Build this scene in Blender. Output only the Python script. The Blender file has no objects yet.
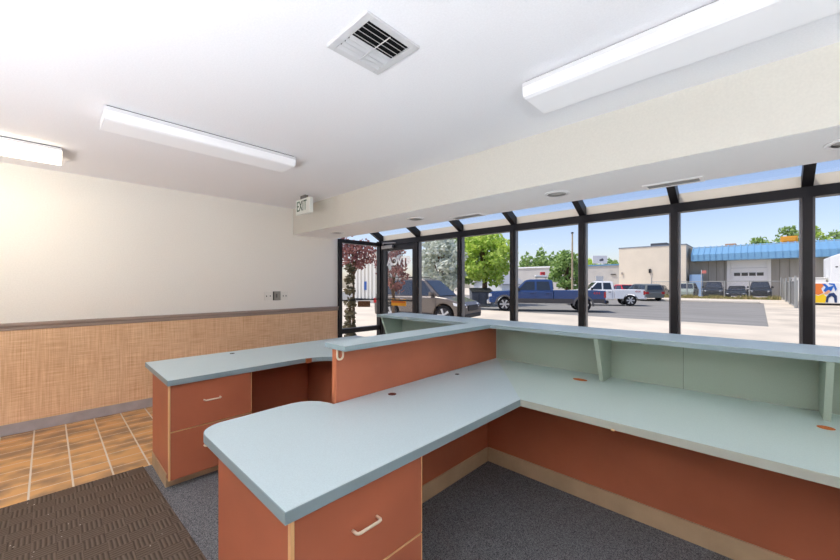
import bpy, bmesh, math, random
from mathutils import Vector, Matrix
random.seed(7)
S = bpy.context.scene
C = S.collection
pi = math.pi

# ------------------------------------------------------------------ camera frame
# X runs to the right along the window wall, Y runs out through the windows.
F, TH, HY, CZ = 355.74, math.radians(46.315), 284.18, 1.355
FW = Vector((-math.cos(TH), math.sin(TH), 0))
RT = Vector((math.sin(TH), math.cos(TH), 0))
G = -0.30                                     # level of the lot outside

def xat(px, y):                               # X where the sight line of column px meets the plane Y=y
    d = FW + RT * ((px - 420) / F)
    return d.x * y / d.y
def zat(px, py, y):
    d = FW + RT * ((px - 420) / F)
    return CZ + (HY - py) / F * y / d.y
def dp(px, depth, z=G):                       # point at a depth in front of the camera
    p = FW * depth + RT * ((px - 420) / F * depth)
    return Vector((p.x, p.y, z))

# ------------------------------------------------------------------ materials
def lin(c):
    return tuple((v / 12.92 if v <= .04045 else ((v + .055) / 1.055) ** 2.4) for v in [x / 255 for x in c]) + (1,)
MATS = {}
def mat(name, col, rough=.5, spec=.4, metal=0, noise=None, bump=None, col2=None, emit=None, trans=0, nscale=None):
    if name in MATS: return MATS[name]
    m = bpy.data.materials.new(name); m.use_nodes = True
    nt = m.node_tree; b = nt.nodes['Principled BSDF']
    b.inputs['Base Color'].default_value = lin(col)
    b.inputs['Roughness'].default_value = rough
    b.inputs['Specular IOR Level'].default_value = spec
    b.inputs['Metallic'].default_value = metal
    if noise:
        tc = nt.nodes.new('ShaderNodeTexCoord')
        n = nt.nodes.new('ShaderNodeTexNoise'); n.inputs['Scale'].default_value = noise[0]; n.inputs['Detail'].default_value = 4
        if nscale:
            mp = nt.nodes.new('ShaderNodeMapping'); mp.inputs['Scale'].default_value = nscale
            nt.links.new(tc.outputs['Object'], mp.inputs['Vector']); nt.links.new(mp.outputs['Vector'], n.inputs['Vector'])
        else:
            nt.links.new(tc.outputs['Object'], n.inputs['Vector'])
        r = nt.nodes.new('ShaderNodeValToRGB')
        a = noise[1]
        c1 = lin([max(0, v * (1 - a)) for v in col]); c2 = lin(col2) if col2 else lin([min(255, v * (1 + a)) for v in col])
        r.color_ramp.elements[0].position = .3; r.color_ramp.elements[1].position = .7
        r.color_ramp.elements[0].color = c1; r.color_ramp.elements[1].color = c2
        nt.links.new(n.outputs['Fac'], r.inputs['Fac']); nt.links.new(r.outputs['Color'], b.inputs['Base Color'])
        if bump:
            bp = nt.nodes.new('ShaderNodeBump'); bp.inputs['Strength'].default_value = bump; bp.inputs['Distance'].default_value = .004
            nt.links.new(n.outputs['Fac'], bp.inputs['Height']); nt.links.new(bp.outputs['Normal'], b.inputs['Normal'])
    if emit:
        b.inputs['Emission Color'].default_value = lin(emit[0]); b.inputs['Emission Strength'].default_value = emit[1]
    MATS[name] = m
    return m

def mat_glass(name, tint=(255, 255, 255), refl=.06):
    m = bpy.data.materials.new(name); m.use_nodes = True; nt = m.node_tree
    for n in list(nt.nodes): nt.nodes.remove(n)
    o = nt.nodes.new('ShaderNodeOutputMaterial'); mx = nt.nodes.new('ShaderNodeMixShader')
    t = nt.nodes.new('ShaderNodeBsdfTransparent'); t.inputs['Color'].default_value = lin(tint)
    g = nt.nodes.new('ShaderNodeBsdfGlossy'); g.inputs['Roughness'].default_value = .02
    fr = nt.nodes.new('ShaderNodeLayerWeight'); fr.inputs['Blend'].default_value = .25
    mu = nt.nodes.new('ShaderNodeMath'); mu.operation = 'MULTIPLY'; mu.inputs[1].default_value = refl * 4
    nt.links.new(fr.outputs['Fresnel'], mu.inputs[0]); nt.links.new(mu.outputs[0], mx.inputs['Fac'])
    nt.links.new(t.outputs[0], mx.inputs[1]); nt.links.new(g.outputs[0], mx.inputs[2]); nt.links.new(mx.outputs[0], o.inputs['Surface'])
    return m
GLASS = mat_glass('clear_glass', (252, 253, 253), .022)

def mat_leaf(name, c1, c2, tr=.35):
    m = bpy.data.materials.new(name); m.use_nodes = True; nt = m.node_tree; b = nt.nodes['Principled BSDF']
    oi = nt.nodes.new('ShaderNodeTexCoord'); n = nt.nodes.new('ShaderNodeTexNoise'); n.inputs['Scale'].default_value = 3.1
    nt.links.new(oi.outputs['Object'], n.inputs['Vector'])
    r = nt.nodes.new('ShaderNodeValToRGB'); r.color_ramp.elements[0].position = .35; r.color_ramp.elements[1].position = .65
    r.color_ramp.elements[0].color = lin(c1); r.color_ramp.elements[1].color = lin(c2)
    nt.links.new(n.outputs['Fac'], r.inputs['Fac']); nt.links.new(r.outputs['Color'], b.inputs['Base Color'])
    b.inputs['Roughness'].default_value = .6
    t = nt.nodes.new('ShaderNodeBsdfTranslucent'); nt.links.new(r.outputs['Color'], t.inputs['Color'])
    mx = nt.nodes.new('ShaderNodeMixShader'); mx.inputs['Fac'].default_value = tr
    o = nt.nodes['Material Output']
    nt.links.new(b.outputs[0], mx.inputs[1]); nt.links.new(t.outputs[0], mx.inputs[2]); nt.links.new(mx.outputs[0], o.inputs['Surface'])
    return m

M_CEIL = mat('ceiling_white', (246, 246, 249), .9, .1, noise=(120, .012), bump=.15)
M_WALL = mat('wall_cream', (246, 243, 235), .85, .15, noise=(90, .012), bump=.1)
M_SOFF = mat('soffit_white', (252, 251, 249), .85, .15)
M_BLACK = mat('bronze_aluminium', (30, 28, 30), .42, .3, noise=(3, .15))
M_LAM = mat('blue_grey_laminate', (198, 214, 217), .42, .4, noise=(260, .025))
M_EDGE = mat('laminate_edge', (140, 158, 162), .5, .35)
M_LAMG = mat('pale_sage_laminate', (198, 214, 207), .42, .4, noise=(260, .025))  # worktop laminate in a slightly greener tone
M_GREEN = mat('sage_laminate', (160, 173, 158), .55, .3, noise=(200, .02))
M_ORANGE = mat('terracotta_laminate', (176, 102, 73), .48, .35, noise=(2.2, .05))
M_TAN = mat('tan_edging', (232, 186, 132), .5, .35)
M_CREAM = mat('cream_plastic', (240, 222, 196), .35, .5)
M_VINYL = mat('tan_vinyl_base', (186, 160, 128), .55, .35, noise=(6, .05))
M_GREYV = mat('grey_vinyl_base', (172, 166, 168), .55, .35, noise=(9, .05))
M_WHITE = mat('white_enamel', (243, 243, 243), .4, .4)
M_LENS = mat('prismatic_lens', (240, 240, 242), .55, .3, emit=((246, 248, 255), .12))  # emits faintly, so the lens reads brighter than the ceiling
M_DARK = mat('dark_recess', (30, 30, 32), .8, .1)
M_HOLE = mat('brown_hole', (92, 44, 30), .7, .2)
M_CHIP = mat('bare_particle_board', (196, 112, 62), .8, .1, noise=(300, .15))

def mat_carpet():
    m = mat('grey_loop_carpet', (84, 85, 88), .95, .05)
    nt = m.node_tree; b = nt.nodes['Principled BSDF']
    tc = nt.nodes.new('ShaderNodeTexCoord'); v = nt.nodes.new('ShaderNodeTexVoronoi'); v.inputs['Scale'].default_value = 320
    nt.links.new(tc.outputs['Object'], v.inputs['Vector'])
    r = nt.nodes.new('ShaderNodeValToRGB'); r.color_ramp.elements[0].color = lin((62, 63, 66)); r.color_ramp.elements[1].color = lin((148, 148, 150))
    s = nt.nodes.new('ShaderNodeSeparateColor'); nt.links.new(v.outputs['Color'], s.inputs['Color'])
    nt.links.new(s.outputs[0], r.inputs['Fac']); nt.links.new(r.outputs['Color'], b.inputs['Base Color'])
    bp = nt.nodes.new('ShaderNodeBump'); bp.inputs['Strength'].default_value = .6; bp.inputs['Distance'].default_value = .004
    nt.links.new(v.outputs['Distance'], bp.inputs['Height']); nt.links.new(bp.outputs['Normal'], b.inputs['Normal'])
    return m
def mat_tile():
    m = mat('flashed_quarry_tile', (205, 150, 85), .42, .4)
    nt = m.node_tree; b = nt.nodes['Principled BSDF']; L = nt.links
    tc = nt.nodes.new('ShaderNodeTexCoord'); sp = nt.nodes.new('ShaderNodeSeparateXYZ'); L.new(tc.outputs['Object'], sp.inputs[0])
    def math_(op, a, bb=None, c=None):
        n = nt.nodes.new('ShaderNodeMath'); n.operation = op
        for i, q in enumerate((a, bb, c)):
            if q is None: continue
            if isinstance(q, (int, float)): n.inputs[i].default_value = q
            else: L.new(q, n.inputs[i])
        return n.outputs[0]
    PX, PY = .1525, .2045
    gx = math_('DIVIDE', math_('ADD', sp.outputs['X'], 10 * PX + 4.093), PX); gy = math_('DIVIDE', math_('ADD', sp.outputs['Y'], 20 * PY - .079), PY)
    fx = math_('FRACT', gx); fy = math_('FRACT', gy)
    ix = math_('FLOOR', gx); iy = math_('FLOOR', gy)
    cx = math_('MINIMUM', fx, math_('SUBTRACT', 1, fx)); cy = math_('MINIMUM', fy, math_('SUBTRACT', 1, fy))
    gm = math_('MAXIMUM', math_('LESS_THAN', cx, .022), math_('LESS_THAN', cy, .026))
    cb = nt.nodes.new('ShaderNodeCombineXYZ'); L.new(ix, cb.inputs[0]); L.new(iy, cb.inputs[1])
    wn = nt.nodes.new('ShaderNodeTexWhiteNoise'); L.new(cb.outputs[0], wn.inputs['Vector'])
    # flash: each tile darkens towards one long side, the amount varies tile by tile
    ns = nt.nodes.new('ShaderNodeTexNoise'); ns.inputs['Scale'].default_value = 5.5; ns.inputs['Detail'].default_value = 3; L.new(tc.outputs['Object'], ns.inputs['Vector'])
    fl = math_('ADD', math_('MULTIPLY', math_('ABSOLUTE', math_('SUBTRACT', fx, wn.outputs['Value'])), .55), math_('MULTIPLY', math_('SUBTRACT', ns.outputs['Fac'], .42), 1.7))
    r = nt.nodes.new('ShaderNodeValToRGB'); r.color_ramp.elements[0].color = lin((150, 118, 88)); r.color_ramp.elements[1].color = lin((214, 164, 106))
    r.color_ramp.elements[0].position = .02; r.color_ramp.elements[1].position = .5
    L.new(fl, r.inputs['Fac'])
    mx = nt.nodes.new('ShaderNodeMix'); mx.data_type = 'RGBA'
    L.new(gm, mx.inputs['Factor']); L.new(r.outputs['Color'], mx.inputs[6]); mx.inputs[7].default_value = lin((222, 214, 202))
    L.new(mx.outputs[2], b.inputs['Base Color'])
    bp = nt.nodes.new('ShaderNodeBump'); bp.inputs['Strength'].default_value = .5; bp.inputs['Distance'].default_value = .003; bp.invert = True
    L.new(gm, bp.inputs['Height']); L.new(bp.outputs['Normal'], b.inputs['Normal'])
    return m
def mat_cloth():                              # woven grasscloth wainscot
    m = mat('grasscloth', (216, 172, 122), .85, .15)
    nt = m.node_tree; b = nt.nodes['Principled BSDF']; L = nt.links
    tc = nt.nodes.new('ShaderNodeTexCoord')
    def ns(sc, s):
        mp = nt.nodes.new('ShaderNodeMapping'); mp.inputs['Scale'].default_value = sc; L.new(tc.outputs['Object'], mp.inputs['Vector'])
        n = nt.nodes.new('ShaderNodeTexNoise'); n.inputs['Scale'].default_value = s; n.inputs['Detail'].default_value = 5; L.new(mp.outputs[0], n.inputs['Vector']); return n.outputs['Fac']
    a = ns((1, 110, 3.5), 1.0); c = ns((1, 5, 130), 1.0); e = ns((1, 1, 1), 3)
    mu = nt.nodes.new('ShaderNodeMath'); mu.operation = 'ADD'; L.new(a, mu.inputs[0]); L.new(c, mu.inputs[1])
    m2 = nt.nodes.new('ShaderNodeMath'); m2.operation = 'MULTIPLY_ADD'; L.new(e, m2.inputs[0]); m2.inputs[1].default_value = .35; L.new(mu.outputs[0], m2.inputs[2])
    r = nt.nodes.new('ShaderNodeValToRGB'); r.color_ramp.elements[0].position = .85; r.color_ramp.elements[1].position = 1.4
    mr = nt.nodes.new('ShaderNodeMapRange'); mr.inputs[1].default_value = .85; mr.inputs[2].default_value = 1.45; L.new(m2.outputs[0], mr.inputs[0])
    r.color_ramp.elements[0].position = 0; r.color_ramp.elements[1].position = 1
    r.color_ramp.elements[0].color = lin((214, 168, 126)); r.color_ramp.elements[1].color = lin((250, 216, 178))
    L.new(mr.outputs[0], r.inputs['Fac']); L.new(r.outputs['Color'], b.inputs['Base Color'])
    bp = nt.nodes.new('ShaderNodeBump'); bp.inputs['Strength'].default_value = .35; bp.inputs['Distance'].default_value = .003
    L.new(mu.outputs[0], bp.inputs['Height']); L.new(bp.outputs['Normal'], b.inputs['Normal'])
    return m
def mat_mat():                                # ribbed basket-weave entrance mat
    m = mat('ribbed_mat', (92, 78, 66), .95, .05)
    nt = m.node_tree; b = nt.nodes['Principled BSDF']; L = nt.links
    tc = nt.nodes.new('ShaderNodeTexCoord')
    ch = nt.nodes.new('ShaderNodeTexChecker'); ch.inputs['Scale'].default_value = 11
    mp = nt.nodes.new('ShaderNodeMapping'); mp.inputs['Location'].default_value = (.03, .02, .5); L.new(tc.outputs['Object'], mp.inputs[0]); L.new(mp.outputs[0], ch.inputs['Vector'])
    def wave(d):
        w = nt.nodes.new('ShaderNodeTexWave'); w.bands_direction = d; w.inputs['Scale'].default_value = 16; w.inputs['Distortion'].default_value = .6; L.new(tc.outputs['Object'], w.inputs['Vector']); return w.outputs['Fac']
    mx = nt.nodes.new('ShaderNodeMix'); L.new(ch.outputs['Fac'], mx.inputs[0]); L.new(wave('X'), mx.inputs[2]); L.new(wave('Y'), mx.inputs[3])
    n = nt.nodes.new('ShaderNodeTexNoise'); n.inputs['Scale'].default_value = 300; L.new(tc.outputs['Object'], n.inputs['Vector'])
    ad = nt.nodes.new('ShaderNodeMath'); ad.operation = 'MULTIPLY_ADD'; L.new(n.outputs['Fac'], ad.inputs[0]); ad.inputs[1].default_value = .7; L.new(mx.outputs[0], ad.inputs[2])
    r = nt.nodes.new('ShaderNodeValToRGB'); r.color_ramp.elements[0].position = .2; r.color_ramp.elements[1].position = 1.0
    r.color_ramp.elements[0].color = lin((70, 59, 51)); r.color_ramp.elements[1].color = lin((106, 92, 80))
    L.new(ad.outputs[0], r.inputs['Fac'])
    # pale lint specks in one patch
    v = nt.nodes.new('ShaderNodeTexVoronoi'); v.inputs['Scale'].default_value = 26; L.new(tc.outputs['Object'], v.inputs['Vector'])
    lt = nt.nodes.new('ShaderNodeMath'); lt.operation = 'LESS_THAN'; lt.inputs[1].default_value = .085; L.new(v.outputs['Distance'], lt.inputs[0])
    n2 = nt.nodes.new('ShaderNodeTexNoise'); n2.inputs['Scale'].default_value = 2.5; L.new(tc.outputs['Object'], n2.inputs['Vector'])
    gt = nt.nodes.new('ShaderNodeMath'); gt.operation = 'GREATER_THAN'; gt.inputs[1].default_value = .58; L.new(n2.outputs['Fac'], gt.inputs[0])
    mm = nt.nodes.new('ShaderNodeMath'); mm.operation = 'MULTIPLY'; L.new(lt.outputs[0], mm.inputs[0]); L.new(gt.outputs[0], mm.inputs[1])
    m3 = nt.nodes.new('ShaderNodeMix'); m3.data_type = 'RGBA'; L.new(mm.outputs[0], m3.inputs['Factor']); L.new(r.outputs['Color'], m3.inputs[6]); m3.inputs[7].default_value = lin((190, 180, 168))
    L.new(m3.outputs[2], b.inputs['Base Color'])
    bp = nt.nodes.new('ShaderNodeBump'); bp.inputs['Strength'].default_value = .7; bp.inputs['Distance'].default_value = .004
    L.new(mx.outputs[0], bp.inputs['Height']); L.new(bp.outputs['Normal'], b.inputs['Normal'])
    return m
M_CARPET, M_TILE, M_CLOTH, M_MAT = mat_carpet(), mat_tile(), mat_cloth(), mat_mat()

# ------------------------------------------------------------------ mesh building
class MB:
    def __init__(s): s.bm = bmesh.new()
    def box(s, x0, x1, y0, y1, z0, z1):
        vs = [s.bm.verts.new((x, y, z)) for x in (x0, x1) for y in (y0, y1) for z in (z0, z1)]
        for f in ((0, 1, 3, 2), (4, 6, 7, 5), (0, 4, 5, 1), (2, 3, 7, 6), (0, 2, 6, 4), (1, 5, 7, 3)): s.bm.faces.new([vs[i] for i in f])
        return s
    def hexa(s, p):                           # eight corners, lower ring then upper ring
        vs = [s.bm.verts.new(q) for q in p]
        for f in ((3, 2, 1, 0), (4, 5, 6, 7), (0, 1, 5, 4), (1, 2, 6, 5), (2, 3, 7, 6), (3, 0, 4, 7)): s.bm.faces.new([vs[i] for i in f])
        return s
    def prism(s, poly, a, b, axis='z'):       # poly extruded from a to b along an axis
        def P(u, v, w): return {'z': (u, v, w), 'y': (u, w, v), 'x': (w, u, v)}[axis]
        r0 = [s.bm.verts.new(P(u, v, a)) for u, v in poly]; r1 = [s.bm.verts.new(P(u, v, b)) for u, v in poly]
        n = len(poly)
        for i in range(n): s.bm.faces.new((r0[i], r0[(i + 1) % n], r1[(i + 1) % n], r1[i]))
        s.bm.faces.new(r0[::-1]); s.bm.faces.new(r1)
        return s
    def loft(s, rings, cap=True, closed=True):
        R = [[s.bm.verts.new(p) for p in r] for r in rings]
        n = len(R[0])
        for a, b in zip(R, R[1:]):
            for i in range(n if closed else n - 1): s.bm.faces.new((a[i], a[(i + 1) % n], b[(i + 1) % n], b[i]))
        if cap: s.bm.faces.new(R[0][::-1]); s.bm.faces.new(R[-1])
        return s
    def tube(s, pts, r, n=8):
        pts = [Vector(p) for p in pts]; rings = []
        ref = None
        for i, p in enumerate(pts):
            t = (pts[min(i + 1, len(pts) - 1)] - pts[max(i - 1, 0)]).normalized()
            if ref is None: ref = t.orthogonal()
            ref = (ref - t * ref.dot(t)).normalized(); q = t.cross(ref)
            rr = r[i] if isinstance(r, (list, tuple)) else r
            rings.append([p + (ref * math.cos(2 * pi * k / n) + q * math.sin(2 * pi * k / n)) * rr for k in range(n)])
        return s.loft(rings)
    def lathe(s, prof, c=(0, 0, 0), axis='z', n=24):   # prof: (radius, height)
        rings = []
        for r, h in prof:
            ring = []
            for k in range(n):
                a = 2 * pi * k / n; u, v = r * math.cos(a), r * math.sin(a)
                d = {'z': (u, v, h), 'y': (u, h, v), 'x': (h, u, v)}[axis]
                ring.append((c[0] + d[0], c[1] + d[1], c[2] + d[2]))
            rings.append(ring)
        s.loft(rings, cap=False)
        for r, ring in ((prof[0][0], rings[0][::-1]), (prof[-1][0], rings[-1])):
            if r < .035: s.bm.faces.new([s.bm.verts.new(p) for p in ring])
        return s
    def quad(s, *p): s.bm.faces.new([s.bm.verts.new(q) for q in p]); return s

ORG = {}                                      # object -> world point its mesh coordinates are measured from
def obj(name, mb, m, parent=None, bevel=0, smooth=False, seg=2, local=False, norm=True):
    bm = mb.bm
    if norm: bmesh.ops.recalc_face_normals(bm, faces=bm.faces)
    if parent is not None: org = ORG.get(parent.name, Vector())
    elif local: org = Vector()
    else:
        xs = [v.co.x for v in bm.verts]; ys = [v.co.y for v in bm.verts]; zs = [v.co.z for v in bm.verts]
        org = Vector(((min(xs) + max(xs)) / 2, (min(ys) + max(ys)) / 2, min(zs)))
    if org.length: bmesh.ops.translate(bm, vec=-org, verts=bm.verts)
    me = bpy.data.meshes.new(name); bm.to_mesh(me); bm.free()
    me.materials.append(m)
    if smooth:
        for p in me.polygons: p.use_smooth = True
    o = bpy.data.objects.new(name, me); C.objects.link(o)
    if parent is not None: o.parent = parent
    else: o.location = org
    ORG[o.name] = org
    if bevel:
        bv = o.modifiers.new('bevel', 'BEVEL'); bv.width = bevel; bv.segments = seg; bv.limit_method = 'ANGLE'; bv.angle_limit = math.radians(50)
    return o
def tag(o, label=None, cat=None, group=None, kind=None):
    if label: o['label'] = label
    if cat: o['category'] = cat
    if group: o['group'] = group
    if kind: o['kind'] = kind
    return o
def thing(name, label, cat, loc=(0, 0, 0), rz=None, group=None, kind=None):
    o = bpy.data.objects.new(name, None); C.objects.link(o); o.empty_display_size = .1
    o.location = loc; o.rotation_euler = (0, 0, rz or 0)
    ORG[o.name] = Vector(loc) if rz is None else Vector()
    return tag(o, label, cat, group, kind)
def struct(name, mb, m, parent=None, **k):
    o = obj(name, mb, m, parent, **k)
    if parent is None: o['kind'] = 'structure'
    return o
def copy_tree(o, parent=None):
    c = o.copy(); C.objects.link(c)
    if parent: c.parent = parent
    for ch in list(o.children): copy_tree(ch, c)
    return c
def text_mb(body, size, ext, align='CENTER', bold=0):
    cu = bpy.data.curves.new('t', 'FONT'); cu.body = body; cu.size = size; cu.extrude = ext; cu.align_x = align; cu.align_y = 'CENTER'
    cu.resolution_u = 3; cu.offset = bold
    o = bpy.data.objects.new('t', cu); C.objects.link(o)
    me = bpy.data.meshes.new_from_object(o.evaluated_get(bpy.context.evaluated_depsgraph_get()))
    mb = MB(); mb.bm.from_mesh(me)
    bpy.data.objects.remove(o); bpy.data.curves.remove(cu); bpy.data.meshes.remove(me)
    return mb
def xform(mb, mtx): bmesh.ops.transform(mb.bm, matrix=mtx, verts=mb.bm.verts); return mb

# ------------------------------------------------------------------ room shell   (A = -X)
XL, XR, YB, YW, H = -4.875, 3.9, -3.3, 4.10, 2.44
YS, YE, ZS = 2.45, 3.12, 2.067                # soffit face, soffit window edge, soffit underside
XT = -3.30                                    # where tile meets carpet
struct('floor_carpet', MB().box(XT, XR, YB, YW + .1, -.12, 0), M_CARPET)
struct('floor_tile', MB().box(XL, XT, YB, YW + .1, -.12, -.001), M_TILE)
struct('floor_aisle_bounce', MB().box(XT, XR, 2.66, YW + .05, -.001, .003), mat('pale_bounce_tile', (226, 216, 204), .5, .3, noise=(4, .03)))  # unseen pale layer, added to bounce window light onto the soffit
struct('ceiling', MB().box(XL - .2, XR + .2, YB - .2, YS + .01, H, 2.9), M_CEIL)
struct('ceiling_soffit', MB().box(XL, XR, YS + .006, YE, ZS, 2.9), M_SOFF)
struct('wall_soffit', MB().box(XL, XR, YS, YS + .006, ZS + .001, H), mat('soffit_beige', (224, 221, 211), .85, .15, noise=(90, .012), bump=.1))  # face toned a step darker than the cream walls
struct('wall_left', MB().box(XL - .2, XL, YB - .2, 3.20, -.12, 2.9), M_WALL)
struct('wall_back', MB().box(XL, XR, YB - .2, YB, -.12, 2.9), mat('light_damping_taupe', (128, 118, 108), .85, .15))  # unseen wall, darkened to keep bounced light from under the desks
struct('wall_right', MB().box(XR, XR + .2, YB - .2, YW + .1, -.12, 2.9), M_WALL)
struct('wall_left_wainscot', MB().box(XL, XL + .012, YB, 3.19, .098, .945), M_CLOTH)
M_RAIL = mat('taupe_chair_rail', (158, 142, 132), .5, .35, noise=(14, .06), nscale=(1, .2, 4))
r = MB(); r.prism([(XL, .938), (XL + .018, .938), (XL + .022, .945), (XL + .022, .968), (XL + .03, .974), (XL + .034, .984), (XL + .034, .999), (XL + .028, 1.006), (XL, 1.006)], YB, 3.20, 'y')
struct('trim_1', r, M_RAIL)
struct('wall_back_added_wainscot', MB().box(XL + .04, XR - .014, YB, YB + .012, .0, .98), M_CLOTH)  # unseen wainscot, added to cut light bouncing into the kneeholes
struct('wall_right_added_wainscot', MB().box(XR - .012, XR, YB + .014, 2.3, .0, .98), M_CLOTH)  # also unseen, added to damp the bounced light
struct('baseboard_left', MB().box(XL, XL + .014, YB, 3.19, 0, .1), M_GREYV, bevel=.003)

# ------------------------------------------------------------------ window wall
mulls = [-3.95, -3.10, -2.262, -1.417, -.58, .267, 1.11, 1.955, 2.80, 3.62]
ZH0, ZH1, SL = 2.028, 2.11, .54               # header bottom / top, roof slope
def rafter_z(y): return ZH1 + (YW - .02 - y) * SL
M_BAND = mat('beige_eave_panel', (226, 217, 200), .6, .3)
def rafter(mb, x, w=.064):
    y0, y1 = YW + .04, YE + .01
    mb.hexa([(x - w / 2, y0, rafter_z(y0)), (x + w / 2, y0, rafter_z(y0)), (x + w / 2, y1, rafter_z(y1)), (x - w / 2, y1, rafter_z(y1)),
             (x - w / 2, y0, rafter_z(y0) + .11), (x + w / 2, y0, rafter_z(y0) + .11), (x + w / 2, y1, rafter_z(y1) + .11), (x - w / 2, y1, rafter_z(y1) + .11)])
    return mb
for i, (xa, xb) in enumerate(zip(mulls, mulls[1:])):
    fr = MB()
    fr.box(xa - .026, xa + .026, YW - .06, YW + .05, -.1, ZH0)             # mullion on the left of this bay
    fr.box(xa - .026, xb - .026, YW - .045, YW + .05, ZH0, ZH1)             # header
    fr.box(xa + .026, xb - .026, YW - .04, YW + .04, -.1, .09)             # sill
    w = struct('window_%d' % (i + 1), fr, M_BLACK)
    st = MB(); st.box(xa + .026, xa + .042, YW - .03, YW + .03, .09, ZH0).box(xb - .042, xb - .026, YW - .03, YW + .03, .09, ZH0)
    obj('window_stop', st, mat('grey_aluminium', (112, 110, 112), .35, .5, metal=.4), w)
    obj('pane', MB().box(xa + .026, xb - .026, YW - .004, YW + .004, .09, ZH0), GLASS, w)
    obj('rafter', rafter(MB(), xa), M_BLACK, w)
    obj('eave_panel', MB().box(xa + .026, xb - .026, YW + .012, YW + .03, ZH1, ZH1 + .098), M_BAND, w)
    ya, yb = YW + .05, YE
    rp = MB(); q = .1
    rp.hexa([(xa + .026, ya, rafter_z(ya) + q), (xb - .026, ya, rafter_z(ya) + q), (xb - .026, yb, rafter_z(yb) + q), (xa + .026, yb, rafter_z(yb) + q),
             (xa + .026, ya, rafter_z(ya) + q + .008), (xb - .026, ya, rafter_z(ya) + q + .008), (xb - .026, yb, rafter_z(yb) + q + .008), (xa + .026, yb, rafter_z(yb) + q + .008)])
    obj('roof_pane', rp, GLASS, w)
# end window beside the door, at right angles to the window wall
e = MB(); x0, x1 = XL - .05, XL + .04
e.box(x0, x1, 3.20, 3.262, -.1, 2.08).box(x0, x1, 3.262, YW - .06, 2.02, 2.08).box(x0, x1, 3.262, YW - .06, .555, .632).box(x0, x1, 3.262, YW - .06, -.1, .08)
e.box(x0, x1, YW - .06, YW + .05, -.1, ZH1)                                 # corner post
w = struct('window_10', e, M_BLACK)
obj('pane', MB().box(XL - .008, XL, 3.262, YW - .06, .08, 2.02), GLASS, w)
obj('push_bar', MB().box(XL + .0, XL + .016, 3.262, YW - .06, 1.085, 1.102), M_BLACK, w)
obj('pane', MB().prism([(3.26, 2.08), (YW - .06, 2.08), (YW - .06, 2.15), (3.26, 2.62)], XL - .008, XL, 'x'), GLASS, w)
obj('rafter', rafter(MB(), XL + .02), M_BLACK, w)
# entrance door in the window wall
dx0, dx1 = XL + .04, mulls[0] - .026
w = thing('door_1', None, None, (dx0, YW, 0), kind='structure')
d = MB(); d.box(dx0, dx1, YW - .045, YW + .05, ZH0, ZH1).box(dx0, dx0 + .045, YW - .04, YW + .04, -.1, ZH0).box(dx1 - .03, dx1, YW - .04, YW + .04, -.1, ZH0)
obj('door_frame', d, M_BLACK, w)
la, lb = dx0 + .048, dx1 - .033
M_JAMB = mat('black_door_leaf', (28, 27, 29), .4, .45)
d = MB(); d.box(la, la + .075, YW - .03, YW + .02, .01, ZH0 - .005).box(lb - .05, lb, YW - .03, YW + .02, .01, ZH0 - .005)
d.box(la + .075, lb - .05, YW - .03, YW + .02, ZH0 - .10, ZH0 - .005).box(la + .075, lb - .05, YW - .03, YW + .02, .01, .22)
leaf = obj('door_leaf', d, M_JAMB, w)
obj('pane', MB().box(la + .075, lb - .05, YW - .006, YW, .22, ZH0 - .10), GLASS, leaf)
obj('push_bar', MB().box(la + .075, lb - .05, YW - .045, YW - .025, 1.075, 1.10), M_BLACK, leaf)
obj('door_closer', MB().box(la + .02, la + .30, YW - .085, YW - .04, 1.965, 2.02).tube([(la + .05, YW - .07, 2.03), (la + .2, YW - .2, 2.045), (la + .36, YW - .06, 2.05)], .009), mat('satin_metal', (170, 168, 168), .35, .5, metal=.7), w, bevel=.004)
M_VIN = mat('white_vinyl_lettering', (248, 248, 248), .6, .3)
t = text_mb('8TVCA', .185, .001, bold=.008); cx = (la + lb) / 2 - .012
xform(t, Matrix.Translation((cx, YW - .009, 1.74)) @ Matrix.Rotation(pi, 4, 'Z') @ Matrix.Rotation(pi / 2, 4, 'X'))
obj('lettering', t, M_VIN, leaf)
sg = obj('orange_sticker', MB().box(la + .20, la + .56, YW - .012, YW - .008, .99, 1.105), mat('orange_sign', (244, 168, 28), .5, .3), leaf)
sg['label'] = 'orange sticker'
obj('sticker_border', MB().box(la + .205, la + .555, YW - .0135, YW - .0125, 1.042, 1.066), mat('orange_red', (228, 112, 30), .5, .3), sg)
# beige eave closure over the door
obj('eave_panel', MB().box(dx0, dx1, YW + .012, YW + .03, ZH1, ZH1 + .098), M_BAND, w)
ya, yb, q = YW + .05, YE, .1
rp = MB(); rp.hexa([(dx0, ya, rafter_z(ya) + q), (dx1, ya, rafter_z(ya) + q), (dx1, yb, rafter_z(yb) + q), (dx0, yb, rafter_z(yb) + q),
                    (dx0, ya, rafter_z(ya) + q + .008), (dx1, ya, rafter_z(ya) + q + .008), (dx1, yb, rafter_z(yb) + q + .008), (dx0, yb, rafter_z(yb) + q + .008)])
obj('roof_pane', rp, GLASS, w)

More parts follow.
